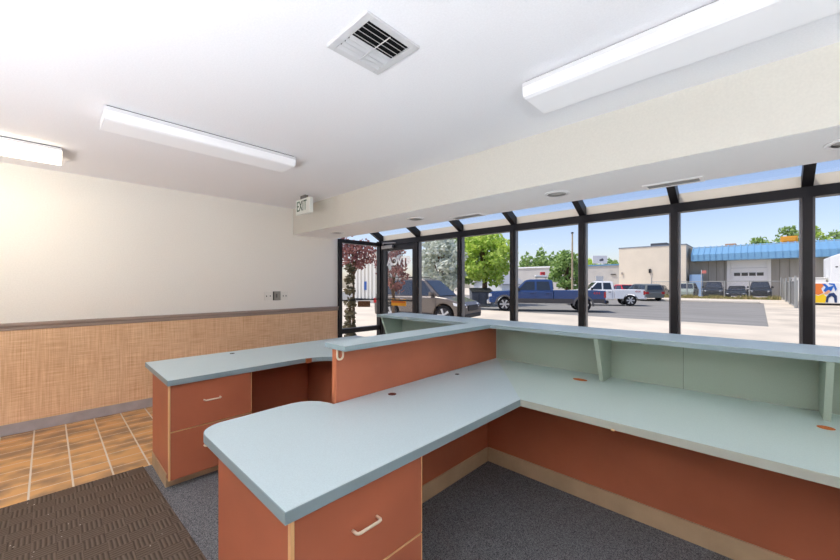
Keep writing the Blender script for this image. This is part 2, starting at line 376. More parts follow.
# ------------------------------------------------------------------ ceiling fittings
M_LIT = mat('lit_lens', (255, 246, 226), .5, .3, emit=((255, 240, 212), 6.0))
M_FILL = mat('added_fill_glow', (255, 250, 242), .5, .3, emit=((244, 248, 255), 84.0))  # glow of the added fill lights behind the camera
def fixture(name, label, x0, x1, y0, y1, lens, along, group=None, H=H):
    o = thing(name, label, 'ceiling light', ((x0 + x1) / 2, (y0 + y1) / 2, H - .09), group=group)
    obj('gap_strip', MB().box(x0 + .012, x1 - .012, y0 + .012, y1 - .012, H - .007, H), M_DARK, o)  # dark strip in the gap between housing and ceiling
    obj('housing', MB().box(x0, x1, y0, y1, H - .03, H - .007), mat('housing_white', (226, 226, 228), .45, .4), o, bevel=.003)
    a0, a1 = (y0, y1) if along == 'x' else (x0, x1)
    prof = [(a0 + .002, H - .03), (a0 + .004, H - .06), (a0 + .012, H - .078), (a0 + .03, H - .085), (a1 - .03, H - .085), (a1 - .012, H - .078), (a1 - .004, H - .06), (a1 - .002, H - .03)]
    l = MB()
    if along == 'x': l.prism(prof, x0 + .004, x1 - .004, 'x')
    else: l.prism(prof, y0 + .004, y1 - .004, 'y')
    obj('lens', l, lens, o)
    for s in (0, 1):
        e = MB()
        if along == 'x':
            xe = x0 if s == 0 else x1 - .004
            e.prism(prof, xe, xe + .004, 'x')
        else:
            ye = y0 if s == 0 else y1 - .004
            e.prism(prof, ye, ye + .004, 'y')
        obj('end_cap', e, M_WHITE, o)
    return o
fixture('ceiling_light', 'white wraparound ceiling light in the middle of the white ceiling', -3.12, -2.845, .235, 1.455, M_LENS, 'y')
fixture('ceiling_light', 'lit warm white wraparound ceiling light by the cream wall', -4.29, -4.0, -1.14, .082, M_LIT, 'y')
fixture('ceiling_light', 'large white wraparound ceiling light close to the soffit over the window desk', -.92, .30, 1.757, 2.04, M_LENS, 'x')
# added fill lights on stands, unseen behind the camera, to brighten the room
for x, y, q in ((-2.5, -1.9, .18), (-1.3, -2.1, .27), (-.2, -1.4, .285), (1.0, -1.6, .29), (2.05, .0, .245)):
    u = thing('added_fill_light', 'added fill light on a stand, unseen behind the viewer', 'fill light', (x, y, 0), group='added fill lights behind the viewer')
    obj('base', MB().lathe([(.001, 0), (.17, 0), (.17, .015), (.02, .03)], (x, y, 0)), M_DARK, u)
    obj('pole', MB().tube([(x, y, .02), (x, y, .50)], .016), M_DARK, u)
    obj('bowl', MB().lathe([(.02, .49), (.14, .51), (.26, .56), (.31, .62), (.305, .62), (.25, .57), (.02, .52)], (x, y, 0), n=32), M_DARK, u, smooth=True)
    obj('fill_disc', MB().lathe([(.001, .60), (q, .60), (q, .605), (.001, .605)], (x, y, 0), n=32), M_FILL, u)
# square supply vent
vx0, vx1, vy0, vy1 = -1.42, -1.12, .872, 1.172
v = thing('ceiling_vent', 'square white louvred air vent in the white ceiling', 'vent', ((vx0 + vx1) / 2, (vy0 + vy1) / 2, H - .02))
fr = MB(); k = .034
fr.box(vx0, vx1, vy0, vy0 + k, H - .012, H).box(vx0, vx1, vy1 - k, vy1, H - .012, H).box(vx0, vx0 + k, vy0 + k, vy1 - k, H - .012, H).box(vx1 - k, vx1, vy0 + k, vy1 - k, H - .012, H)
M_VENT = mat('vent_white', (212, 212, 214), .45, .4)
obj('vent_frame', fr, M_VENT, v, bevel=.003)
obj('duct', MB().box(vx0 + k, vx1 - k, vy0 + k, vy1 - k, H - .002, H), M_DARK, v)
obj('divider_bar', MB().box(-1.271, -1.2685, vy0 + k, vy1 - k, H - .021, H - .017).box(vx0 + k, vx1 - k, 1.0208, 1.0232, H - .021, H - .017), M_VENT, v)
n = 8
for j in range(n):
    x = vx0 + k + (vx1 - vx0 - 2 * k) * (j + .5) / n
    t = -.006 if j < n / 2 else .007
    b = MB(); b.hexa([(x - t - .0012, vy0 + k, H - .004), (x - t + .0012, vy0 + k, H - .004), (x - t + .0012, vy1 - k, H - .004), (x - t - .0012, vy1 - k, H - .004),
                      (x + t - .0012, vy0 + k, H - .018), (x + t + .0012, vy0 + k, H - .018), (x + t + .0012, vy1 - k, H - .018), (x + t - .0012, vy1 - k, H - .018)])
    obj('louvre', b, M_VENT, v)
# linear grilles in the soffit
for (xa, xb, lab) in ((-.615, -.27, 'slim slotted air grille in the soffit above the near window post'), (-2.40, -2.02, 'slim slotted air grille in the soffit nearer the entrance door')):
    g = thing('air_grille', lab, 'vent', ((xa + xb) / 2, 3.05, ZS - .01))
    ya, yb = 2.965, 3.105
    obj('grille_frame', MB().box(xa, xb, ya, ya + .022, ZS - .008, ZS).box(xa, xb, yb - .022, yb, ZS - .008, ZS).box(xa, xa + .022, ya + .022, yb - .022, ZS - .008, ZS).box(xb - .022, xb, ya + .022, yb - .022, ZS - .008, ZS), M_WHITE, g)
    obj('grille_back', MB().box(xa + .022, xb - .022, ya + .022, yb - .022, ZS - .0015, ZS), M_DARK, g)
    for j in range(4):
        y = ya + .034 + j * .0245
        obj('grille_blade', MB().box(xa + .022, xb - .022, y - .004, y + .004, ZS - .007, ZS - .0015), mat('grille_grey', (150, 150, 148), .5, .4), g)
# recessed downlights in the soffit
for (x, lab) in ((.33, 'round recessed downlight in the soffit at the far right'), (-1.15, 'round recessed downlight in the soffit above the middle windows'), (-2.70, 'round recessed downlight in the soffit near the entrance door'), (-4.22, 'round recessed downlight in the soffit in the corner by the exit sign')):
    dl = thing('downlight', lab, 'ceiling light', (x, 2.76, ZS - .012))
    obj('trim_ring', MB().lathe([(.066, ZS), (.092, ZS), (.094, ZS - .006), (.088, ZS - .011), (.07, ZS - .009)], (x, 2.76, 0), 'z', 28), M_WHITE, dl, smooth=True)
    obj('downlight_lens', MB().lathe([(.066, ZS - .0005), (.066, ZS - .004), (.03, ZS - .006), (.004, ZS - .0065)], (x, 2.76, 0), 'z', 24), mat('grey_downlight', (160, 160, 158), .35, .4), dl, smooth=True)
# exit sign hung from the ceiling
ex0, ex1, ey = -4.21, -3.87, 2.15
s = thing('exit_sign', 'white exit sign with green letters hanging from the ceiling by the soffit', 'sign', ((ex0 + ex1) / 2, ey, 2.21))
obj('sign_body', MB().box(ex0, ex1, ey, ey + .05, 2.215, 2.40), mat('exit_white', (238, 242, 234), .4, .4), s, bevel=.006)
obj('sign_canopy', MB().box(-4.10, -3.98, ey + .005, ey + .045, 2.40, 2.44), mat('canopy_grey', (120, 118, 116), .5, .4), s)
t = text_mb('EXIT', .175, .0015); xform(t, Matrix.Translation((ex0 + .15, ey - .001, 2.308)) @ Matrix.Rotation(pi / 2, 4, 'X') @ Matrix.Diagonal((.68, 1, 1, 1)))
o = obj('sign_lettering', t, mat('exit_green', (62, 92, 72), .5, .3), s); o['label'] = 'green EXIT letters'
# wall plates
M_PLATE = mat('white_plate', (240, 238, 230), .4, .4)
def plate(name, label, cat, y0, y1, z0, z1, m, extra):
    o = thing(name, label, cat, (XL, (y0 + y1) / 2, z0))
    obj('cover_plate', MB().box(XL, XL + .007, y0, y1, z0, z1), m, o, bevel=.002)
    for nm, b in extra:
        mb = MB(); mb.box(*b); obj(nm, mb, M_DARK if nm != 'toggle' else mat('toggle_grey', (110, 106, 100), .4, .4), o)
    return o
plate('wall_plate', 'white wall plate left of the grey plate on the cream wall', 'wall plate', 2.035, 2.145, 1.135, 1.25, M_PLATE, [('socket', (XL + .006, XL + .009, 2.06, 2.07, 1.18, 1.20)), ('socket', (XL + .006, XL + .009, 2.11, 2.12, 1.185, 1.20))])
plate('wall_plate', 'grey metal wall plate between two white plates on the cream wall', 'wall plate', 2.153, 2.262, 1.13, 1.255, mat('steel_plate', (150, 146, 138), .35, .5, metal=.3), [('toggle', (XL + .006, XL + .02, 2.195, 2.21, 1.17, 1.22)), ('gang_gap', (XL + .006, XL + .008, 2.156, 2.168, 1.135, 1.25))])
plate('wall_plate', 'white wall plate right of the grey plate on the cream wall', 'wall plate', 2.272, 2.37, 1.135, 1.25, M_PLATE, [('socket', (XL + .006, XL + .009, 2.295, 2.303, 1.18, 1.20)), ('socket', (XL + .006, XL + .009, 2.335, 2.345, 1.18, 1.20))])

# entrance mat
mb = MB(); mb.prism([(-3.30, -1.0), (-1.4, -1.0), (-1.4, .56), (-3.30, .488)], 0.0, .008)
tag(obj('entrance_mat', mb, M_MAT), 'dark brown ribbed entrance mat on the floor at lower left', 'mat')

# ------------------------------------------------------------------ reception desks
ZD, TD = .73, .036                            # desk top height and thickness
def arc(cx, cy, r, a0, a1, n=8): return [(cx + r * math.cos(math.radians(a0 + (a1 - a0) * i / n)), cy + r * math.sin(math.radians(a0 + (a1 - a0) * i / n))) for i in range(n + 1)]
def band(poly, idx, z0, z1, t=.0025):
    mb = MB(); n = len(poly)
    area = sum(poly[i][0] * poly[(i + 1) % n][1] - poly[(i + 1) % n][0] * poly[i][1] for i in range(n)); sg = 1 if area > 0 else -1
    nr = []
    for i in range(n):
        a, b, c = Vector(poly[i - 1]), Vector(poly[i]), Vector(poly[(i + 1) % n])
        n1 = Vector(((b - a).y, -(b - a).x)).normalized(); n2 = Vector(((c - b).y, -(c - b).x)).normalized()
        nn = (n1 + n2); nn = nn.normalized() / max(.4, nn.normalized().dot(n2)); nr.append(b + nn * sg * t)
    for i in idx:
        j = (i + 1) % n; p, q = poly[i], poly[j]; P, Q = nr[i], nr[j]
        mb.hexa([(p[0], p[1], z0), (q[0], q[1], z0), (Q.x, Q.y, z0), (P.x, P.y, z0), (p[0], p[1], z1), (q[0], q[1], z1), (Q.x, Q.y, z1), (P.x, P.y, z1)])
    return mb
def grommet(parent, x, y, rx, ry, m, name='grommet'):
    mb = MB(); ring = [(x + rx * math.cos(2 * pi * k / 16), y + ry * math.sin(2 * pi * k / 16)) for k in range(16)]
    mb.prism(ring, ZD + .0002, ZD + .0016); return obj(name, mb, m, parent)
# peninsula top: X from -1.75 to -.941, Y from .451 up to the mitre
pen = [(-.941, .451)] + [(-.941, 1.773), (-1.607, 2.62), (-1.607, 1.00)]
pen[-1] = (-1.607, 1.030)
pen += [(-1.65, 1.022), (-1.70, 1.003), (-1.74, .972), (-1.765, .93), (-1.776, .88), (-1.776, .80), (-1.768, .62)] + arc(-1.662, .557, .106, 180, 270, 8)
o = obj('worktop', MB().prism(pen, ZD - TD, ZD), M_LAM); tag(o, 'pale blue laminate peninsula worktop with a rounded corner in the foreground', 'worktop')
n = len(pen)
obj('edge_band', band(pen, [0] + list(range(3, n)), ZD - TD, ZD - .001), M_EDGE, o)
grommet(o, -1.51, 1.352, .024, .024, M_HOLE); grommet(o, -1.518, 1.962, .015, .015, M_DARK)
# window desk top
win = [(-.941, 1.773), (3.4, 1.773), (3.4, 2.62), (-1.607, 2.62)]
o = obj('worktop', MB().prism(win, ZD - TD, ZD - .0004), M_LAMG); tag(o, 'long pale green-grey laminate worktop under the window ledge', 'worktop')
obj('edge_band', band(win, [0], ZD - TD, ZD - .001), mat('sage_edge', (176, 180, 168), .5, .35), o)
grommet(o, -.85, 2.405, .045, .028, M_CHIP); grommet(o, .208, 2.337, .028, .026, M_CHIP)
obj('edge_clip', MB().box(-.49, -.475, 1.766, 1.775, ZD - TD - .006, ZD - TD + .003), M_TAN, o, bevel=.003)
# left L-shaped desk top, inner corner rounded
lf = [(-3.555, .542), (-2.765, .537), (-2.775, 1.30)] + [(-2.775 + .0, 1.45)] + arc(-2.45, 1.45, .325, 180, 90, 8)[1:] + [(-1.655, 1.775), (-1.655, 2.60), (-3.555, 2.60)]
# move the inner fillet so that the corner reads from both desks
o = obj('worktop', MB().prism(lf, ZD - TD, ZD), M_LAM); tag(o, 'pale blue laminate worktop of the far left desk with a curved inner corner', 'worktop')
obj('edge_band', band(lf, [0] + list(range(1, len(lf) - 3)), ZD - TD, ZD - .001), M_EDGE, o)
grommet(o, -3.44, 1.15, .02, .02, M_DARK)
obj('chipped_edge', MB().box(-2.772, -2.742, 1.50, 1.545, ZD - TD - .001, ZD - .0015), mat('dark_chipboard', (150, 84, 52), .8, .1), o)

def pull(parent, x, y, z, ln=.10):            # U-shaped bar pull on a drawer front that faces +X
    h = ln / 2; d = .028
    pts = [(x, y - h, z), (x + d * .7, y - h, z), (x + d * .93, y - h + .004, z), (x + d, y - h + .012, z), (x + d, y + h - .012, z), (x + d * .93, y + h - .004, z), (x + d * .7, y + h, z), (x, y + h, z)]
    o = obj('handle', MB().tube(pts, .0052, 8), M_CREAM, parent, smooth=True); o['label'] = 'cream bar handle'; return o
def pedestal(label, x0, x1, y0, y1, zsplit, zb, hy):   # drawers face +X at x1
    o = thing('drawer_pedestal', label, 'drawer unit', ((x0 + x1) / 2, (y0 + y1) / 2, 0))
    obj('carcass', MB().box(x0, x1 - .019, y0, y1, zb, ZD - TD), M_ORANGE, o)
    obj('edge_strip', MB().box(x1 - .019, x1 - .016, y0, y1, zb, ZD - TD).box(x1 - .016, x1 + .002, y0 - .0015, y0 + .009, zb, ZD - TD), M_TAN, o)
    for za, zc, hz in ((zsplit + .0035, ZD - TD - .003, .55), (zb, zsplit - .0035, .55)):
        dr = obj('drawer', MB().box(x1 - .016, x1, y0 + .0105, y1 - .006, za, zc), M_ORANGE, o, bevel=.0015)
        obj('drawer_edge', MB().box(x1 - .015, x1 + .0008, y0 + .0105, y1 - .006, zc - .0005, zc + .0025).box(x1 - .015, x1 + .0008, y1 - .0075, y1 - .0035, za, zc), M_TAN, dr)
        pull(dr, x1, hy, za + (zc - za) * hz)
    obj('toe_kick', MB().box(x0 + .004, x1 - .075, y0 + .002, y1 - .004, 0, zb), M_VINYL, o)
    obj('end_base', MB().prism([(x0 + .002, 0), (x1 - .072, 0), (x1 - .072, .075), (x1 - .05, .10), (x0 + .002, .10)], y0 - .004, y0 + .002, 'y'), M_VINYL, o, bevel=.001)
    return o
pedestal('terracotta two-drawer pedestal under the foreground peninsula worktop', -1.575, -.957, .475, 1.017, .383, .075, .735)
pedestal('terracotta two-drawer pedestal under the far left desk beside the mat', -3.30, -2.785, .545, 1.072, .383, .068, .80)

# divider between the two desks
o = thing('divider_partition', 'terracotta divider panel topped with a narrow pale ledge between the desks', 'partition', (-1.63, 1.8, 0))
obj('upper_panel', MB().box(-1.648, -1.610, 1.05, 2.62, ZD, 1.018), M_ORANGE, o, bevel=.0015)
obj('end_edge', MB().box(-1.6465, -1.6115, 1.0475, 1.0505, ZD, 1.018), mat('light_terracotta_edge', (188, 112, 78), .5, .35), o)
obj('lower_panel', MB().box(-1.648, -1.515, 1.04, 2.34, 0, ZD - TD), M_ORANGE, o)
obj('base_strip', MB().box(-1.516, -1.506, 1.04, 2.331, 0, .105), M_VINYL, o, bevel=.002)
lg = [(-1.495, 1.026), (-1.495, 2.336), (-1.68, 2.336), (-1.68, 1.026)]
lo = obj('ledge_cap', MB().prism(lg, 1.018, 1.045), M_LAM, o)
obj('edge_band', band(lg, [0, 2, 3], 1.018, 1.044), M_EDGE, lo)
hk = MB()
cy, cz = 1.068, .975
hk.tube([(-1.604, cy - .018, 1.017), (-1.604, cy - .018, cz)] + [(-1.604, cy - .018 * math.cos(a), cz - .018 * math.sin(a)) for a in [pi * i / 8 for i in range(1, 8)]] + [(-1.604, cy + .018, cz), (-1.604, cy + .018, 1.017)], .0055, 8)
h = obj('cable_hook', hk, M_CREAM, o, smooth=True); h['label'] = 'cream plastic cable hook'

# counter wall along the window side
o = thing('counter_wall', 'sage green upstand and terracotta front wall under the long window ledge', 'counter', (.3, 2.5, 0))
obj('back_panel', MB().box(-1.61, 3.4, 2.62, 2.655, ZD, 1.018), M_GREEN, o)
obj('back_panel', MB().box(-2.84, -1.648, 2.62, 2.655, ZD, 1.018), M_GREEN, o)
obj('panel_seam', MB().box(-.331, -.329, 2.6185, 2.6205, ZD, 1.018), mat('seam_dark', (96, 104, 92), .8, .1), o)
obj('front_wall', MB().box(-1.515, 3.4, 2.342, 2.60, 0, ZD - TD), M_ORANGE, o)
obj('outer_wall', MB().box(-2.84, 3.4, 2.60, 2.655, 0, ZD - TD - .001), M_ORANGE, o)
obj('base_strip', MB().box(-1.506, .147, 2.330, 2.343, 0, .105).box(.149, 3.4, 2.330, 2.343, 0, .105), M_VINYL, o, bevel=.002)
for x in (-2.78, -.735, .222, 1.5):
    f = MB(); f.prism([(2.62, ZD + .0005), (2.456, ZD + .0005), (2.343, 1.0175), (2.62, 1.0175)], x - .012, x + .012, 'x')
    obj('bracket', f, M_GREEN, o)
# ledge on top
lw = [(-2.84, 2.337), (3.4, 2.337), (3.4, 2.70), (-2.84, 2.70)]
o = obj('window_ledge', MB().prism(lw, 1.0185, 1.0455), M_LAM); tag(o, 'long pale blue laminate ledge running below the windows', 'counter ledge')
obj('edge_band', band(lw, [0, 2, 3], 1.019, 1.0445), M_EDGE, o)
# far left desk: panels below the top
o = thing('desk_panel', 'dark terracotta kneehole panels under the far left desk', 'desk panel', (-2.6, 1.8, 0))
obj('modesty_panel', MB().box(-3.30, -3.27, 1.08, 1.82, .0, ZD - TD - .001), M_ORANGE, o)
obj('return_panel', MB().box(-3.27, -1.652, 1.80, 1.825, .0, ZD - TD - .001), M_ORANGE, o)
# loose cable under the desk corner
pts = [(-1.51, 1.95, ZD - TD), (-1.47, 2.0, .655), (-1.40, 2.08, .628), (-1.33, 2.15, .618), (-1.26, 2.2, .628), (-1.19, 2.24, .66), (-1.15, 2.27, ZD - TD)]
mb = MB(); mb.tube(pts, .006, 6); mb.tube([(-1.42, 2.12, ZD - TD), (-1.40, 2.12, .66), (-1.35, 2.18, .645), (-1.28, 2.2, .66), (-1.25, 2.22, ZD - TD)], .005, 6)
mb.box(-1.40, -1.31, 2.12, 2.17, .652, ZD - TD)
tag(obj('power_cable', mb, mat('black_rubber', (24, 24, 26), .6, .3)), 'black cable looped under the corner of the window worktop', 'cable')

# ------------------------------------------------------------------ outside: ground
M_CONC = mat('pale_concrete', (212, 200, 182), .9, .1, noise=(.5, .06))
M_ASPH = mat('grey_asphalt', (142, 139, 134), .9, .1, noise=(1.2, .07), nscale=(.25, 1.6, 1))
struct('ground_lot', MB().box(-90, 60, YW + .05, 19.4, G - .4, G), M_CONC)
struct('ground_street', MB().box(-90, .25, 19.4, 43, G - .4, G - .02), M_ASPH)
struct('ground_driveway', MB().box(.25, 60, 19.4, 43, G - .4, G), mat('driveway_concrete', (206, 194, 176), .9, .1, noise=(.8, .08)))
struct('ground_yard', MB().box(-120, 90, 43, 120, G - .4, G + .02), M_CONC)
struct('ground_side', MB().box(-90, XL - .05, -20, YW + .05, G - .4, G - .001), M_CONC)
struct('trim_curb', MB().box(-90, .0, 42.6, 43.2, G - .02, G + .16), mat('curb_concrete', (222, 212, 196), .9, .1), bevel=.03)
struct('trim_2', MB().box(XL - .05, XR + .2, YW + .05, YW + .12, G - .05, -.1), M_CONC)

# ------------------------------------------------------------------ vehicles (local x = forward, y = left, z = up)
M_TYRE = mat('tyre_rubber', (34, 34, 36), .85, .1)
M_RIM = mat('alloy_rim', (200, 202, 206), .3, .5, metal=.6)
M_CGLASS = mat('tinted_car_glass', (38, 46, 56), .08, .8)
M_CHROME = mat('chrome', (214, 216, 220), .2, .6, metal=.8)
M_TRIMP = mat('black_plastic_trim', (40, 40, 43), .6, .3)
M_LAMPC = mat('clear_headlamp', (226, 230, 234), .15, .6)
M_LAMPR = mat('red_tail_lamp', (176, 26, 34), .25, .5)
WHEELS = {}
def wheel(root, x, y, r, w, spokes=6):
    key = (r, w, spokes)
    if key not in WHEELS:
        mb = MB(); mb.lathe([(r * .72, -w / 2), (r * .93, -w / 2), (r, -w * .36), (r, w * .36), (r * .93, w / 2), (r * .72, w / 2)], (0, 0, 0), 'y', 28)
        rm = MB(); rm.lathe([(r * .72, -w * .3), (r * .74, w * .50), (r * .69, w * .50), (r * .66, w * .34), (.02, w * .30)], (0, 0, 0), 'y', 28)
        sp = MB(); sp.lathe([(.0, w * .3), (r * .15, w * .3), (r * .14, w * .47), (.001, w * .49)], (0, 0, 0), 'y', 14)
        for k in range(spokes):
            a = 2 * pi * k / spokes; c, s = math.cos(a), math.sin(a)
            def q(u, v, yy): return (u * c - v * s, yy, u * s + v * c)
            sp.hexa([q(r * .1, -r * .09, w * .3), q(r * .1, r * .09, w * .3), q(r * .70, r * .13, w * .34), q(r * .70, -r * .13, w * .34),
                     q(r * .1, -r * .06, w * .47), q(r * .1, r * .06, w * .47), q(r * .70, r * .12, w * .48), q(r * .70, -r * .12, w * .48)])
        a = obj('wheel', mb, M_TYRE, root, smooth=False, local=True)
        b = obj('rim', rm, mat('rim_shadow', (66, 66, 70), .4, .4, metal=.5), a); c_ = obj('spokes', sp, M_RIM, a)
        WHEELS[key] = (a.data, b.data, c_.data)
    else:
        D = WHEELS[key]
        a = bpy.data.objects.new('wheel', D[0]); b = bpy.data.objects.new('rim', D[1]); c_ = bpy.data.objects.new('spokes', D[2])
        for q in (a, b, c_): C.objects.link(q)
        a.parent = root; b.parent = a; c_.parent = a
    a.location = (x, y, r); a.rotation_euler = (0, 0, pi if y < 0 else 0)
def arch(cx, r, z, x_dir=-1, n=10):           # notch for a wheel, walked along the sill at height z
    a0 = math.asin(max(-1, min(1, (z - .0) / r))) if False else 0
    h = max(-.99, min(.99, 0))
    return [(cx - x_dir * -1 * r * math.cos(pi * k / n) * -1, z + r * math.sin(pi * k / n)) for k in range(n + 1)]
def sill(L0, L1, z, wheels, r, zw):            # sill from front (L1) back to rear (L0) with round wheel openings
    pts = [(L1, z)]
    for wx in sorted(wheels, reverse=True):
        a = math.asin(max(-1, min(1, (z - zw) / r)))
        for k in range(11):
            t = a + (pi - 2 * a) * k / 10
            pts.append((wx + r * math.cos(t), zw + r * math.sin(t)))
    return pts + [(L0, z)]
def side_panels(mb, quads, yfun, t=.012, sides=(1, -1)):      # window polygons laid on both tapered sides
    for poly in quads:
        for s in sides:
            ring0 = [(x, s * (yfun(z) - .01), z) for x, z in poly]; ring1 = [(x, s * (yfun(z) + t), z) for x, z in poly]
            mb.loft([ring0, ring1])
    return mb
def greenhouse(root, prof, wb, wt, z0, z1, paint, quads, shield, rearq, name='cab'):
    yf = lambda z: wb + (wt - wb) * (z - z0) / (z1 - z0)
    mb = MB(); mb.loft([[(x, s * yf(z), z) for x, z in prof] for s in (-1, 1)])
    c = obj(name, mb, paint, root, bevel=.035, local=True)
    for poly in quads:
        for s in (1, -1): obj('side_window', side_panels(MB(), [poly], yf, sides=(s,)), M_CGLASS, c)
    for nm, q in (('windscreen', shield), ('rear_window', rearq)):
        if not q: continue
        (xa, za), (xb, zb), off = q
        ya, yb = yf(za) * .9, yf(zb) * .88
        obj(nm, MB().hexa([(xa, -ya, za), (xa, ya, za), (xb, yb, zb), (xb, -yb, zb), (xa + off, -ya, za + .01), (xa + off, ya, za + .01), (xb + off, yb, zb + .01), (xb + off, -yb, zb + .01)]), M_CGLASS, c)
    return c
def mirrors(root, x, y, z, m):
    for s in (1, -1): obj('mirror', MB().box(x - .06, x + .06, min(s * y, s * (y + .22)), max(s * y, s * (y + .22)), z, z + .2), m, root, bevel=.03)
def pickup(name, label, loc, rz, paint, lower, L, wb, r, cabx, flare=None, mark=None, sc=1.0, bars=False):
    o = thing(name, label, 'pickup truck', loc, rz); o.scale = (sc,) * 3
    f, b = L / 2, -L / 2; W = .98
    wf = f - .98; wr = wf - wb; ra = r * 1.2
    c0, c1 = cabx                              # cab rear and firewall
    body = [(c0 - .01, .50), (c0 - .01, 1.22), (c1, 1.25), (c1 + .25, 1.27), (f - .25, 1.20), (f - .06, 1.10), (f - .03, .62)]
    low = sill(c0 - .01, f - .03, .5, [wf], ra, r)
    obj('body', MB().prism(low + [p for p in body[1:]], -W, W, 'y') if False else MB().prism([(f - .03, .62)] + low[0:1] + low[1:-1] + [(c0 - .01, .5), (c0 - .01, 1.22), (c1, 1.25), (c1 + .25, 1.27), (f - .25, 1.20), (f - .06, 1.10)], -W, W, 'y'), paint, o, bevel=.05)
    bed = sill(b + .08, c0 - .03, .55, [wr], ra, r)
    bp = bed + [(b + .06, 1.27), (c0 - .03, 1.27)]
    bb = MB(); bb.prism(bp, W - .09, W, 'y'); bb.prism(bp, -W, -W + .09, 'y'); bb.box(b + .06, b + .13, -W + .09, W - .09, .6, 1.27); bb.box(c0 - .08, c0 - .03, -W + .09, W - .09, .6, 1.25); bb.box(b + .13, c0 - .08, -W + .09, W - .09, .72, .8)
    bd = obj('bed', bb, paint, o, bevel=.03)
    if lower:
        sl = sill(c0, wf - ra * .9, .48, [], ra, r)
        for s in (1, -1):
            y0, y1 = sorted((s * (W - .02), s * (W + .008)))
            obj('lower_trim', MB().box(wr + ra * 1.05, wf - ra * 1.05, y0, y1, .5, .78).box(b + .12, wr - ra * 1.05, y0, y1, .55, .78), lower, o)
    if flare:
        for wx in (wf, wr):
            for s in (1, -1):
                rg = []
                for k in range(13):
                    t = pi * k / 12 * 1.06 - .06
                    rg.append([(wx + rr * math.cos(t), s * yy, r + rr * math.sin(t)) for rr, yy in ((ra * .96, W - .03), (ra * 1.17, W - .03), (ra * 1.14, W + .045), (ra * .96, W + .05))])
                obj('fender_flare', MB().loft(rg), flare, o)
    z0, z1 = 1.23, 1.95
    prof = [(c1 + .12, z0), (c1 - .55, z1 - .05), (c1 - .8, z1), (c0 + .25, z1), (c0 + .04, z1 - .07), (c0 - .01, z0)]
    mid = (c0 + c1) / 2 - .05
    q = [[(c1 - .10, z0 + .07), (c1 - .56, z1 - .13), (mid + .05, z1 - .13), (mid + .05, z0 + .07)], [(mid - .06, z0 + .07), (mid - .06, z1 - .13), (c0 + .24, z1 - .13), (c0 + .16, z0 + .07)]]
    cb = greenhouse(o, prof, .93, .74, z0, z1, paint, q, ((c1 + .02, z0 + .06), (c1 - .52, z1 - .10), .045), ((c0 - .005, z0 + .12), (c0 + .04, z1 - .14), -.03))
    obj('door_seam', MB().box(mid - .012, mid + .004, -W - .004, W + .004, .55, 1.22).box(c0 + .12, c0 + .132, -W - .004, W + .004, .6, 1.22).box(c1 - .02, c1 - .008, -W - .004, W + .004, .62, 1.22), M_TRIMP, o)
    for s in (1, -1):
        for x in (mid + .12, c0 + .24): obj('door_handle', MB().box(x, x + .18, min(s * W, s * (W + .03)), max(s * W, s * (W + .03)), 1.06, 1.10), M_TRIMP, o)
        obj('headlight', MB().box(f - .22, f - .012, min(s * .62, s * (W + .006)), max(s * .62, s * (W + .006)), .88, 1.08), M_LAMPC, o, bevel=.03)
        obj('tail_light', MB().box(b + .05, b + .17, min(s * (W - .14), s * (W + .008)), max(s * (W - .14), s * (W + .008)), .86, 1.2), M_LAMPR, o, bevel=.02)
    obj('grille', MB().box(f - .06, f - .005, -.6, .6, .72, 1.08), M_CHROME, o, bevel=.02)
    obj('front_bumper', MB().box(f - .16, f + .10, -.97, .97, .44, .70), M_CHROME, o, bevel=.05)
    obj('rear_bumper', MB().box(b - .10, b + .12, -.95, .95, .50, .70), M_TRIMP if lower else M_CHROME, o, bevel=.04)
    mirrors(o, c1 - .12, .96, 1.24, M_TRIMP)
    for x in (wf, wr):
        for s in (1, -1): wheel(o, x, s * .84, r, .28)
    if mark:
        for s in (1, -1):
            t = text_mb(mark, .22, .003); xform(t, Matrix.Translation((b + .55, s * (W + .004), 1.12)) @ (Matrix.Rotation(pi, 4, 'Z') if s > 0 else Matrix.Identity(4)) @ Matrix.Rotation(pi / 2, 4, 'X'))
            obj('bed_decal', t, mat('red_decal', (196, 60, 66), .5, .3), bd)
    return o
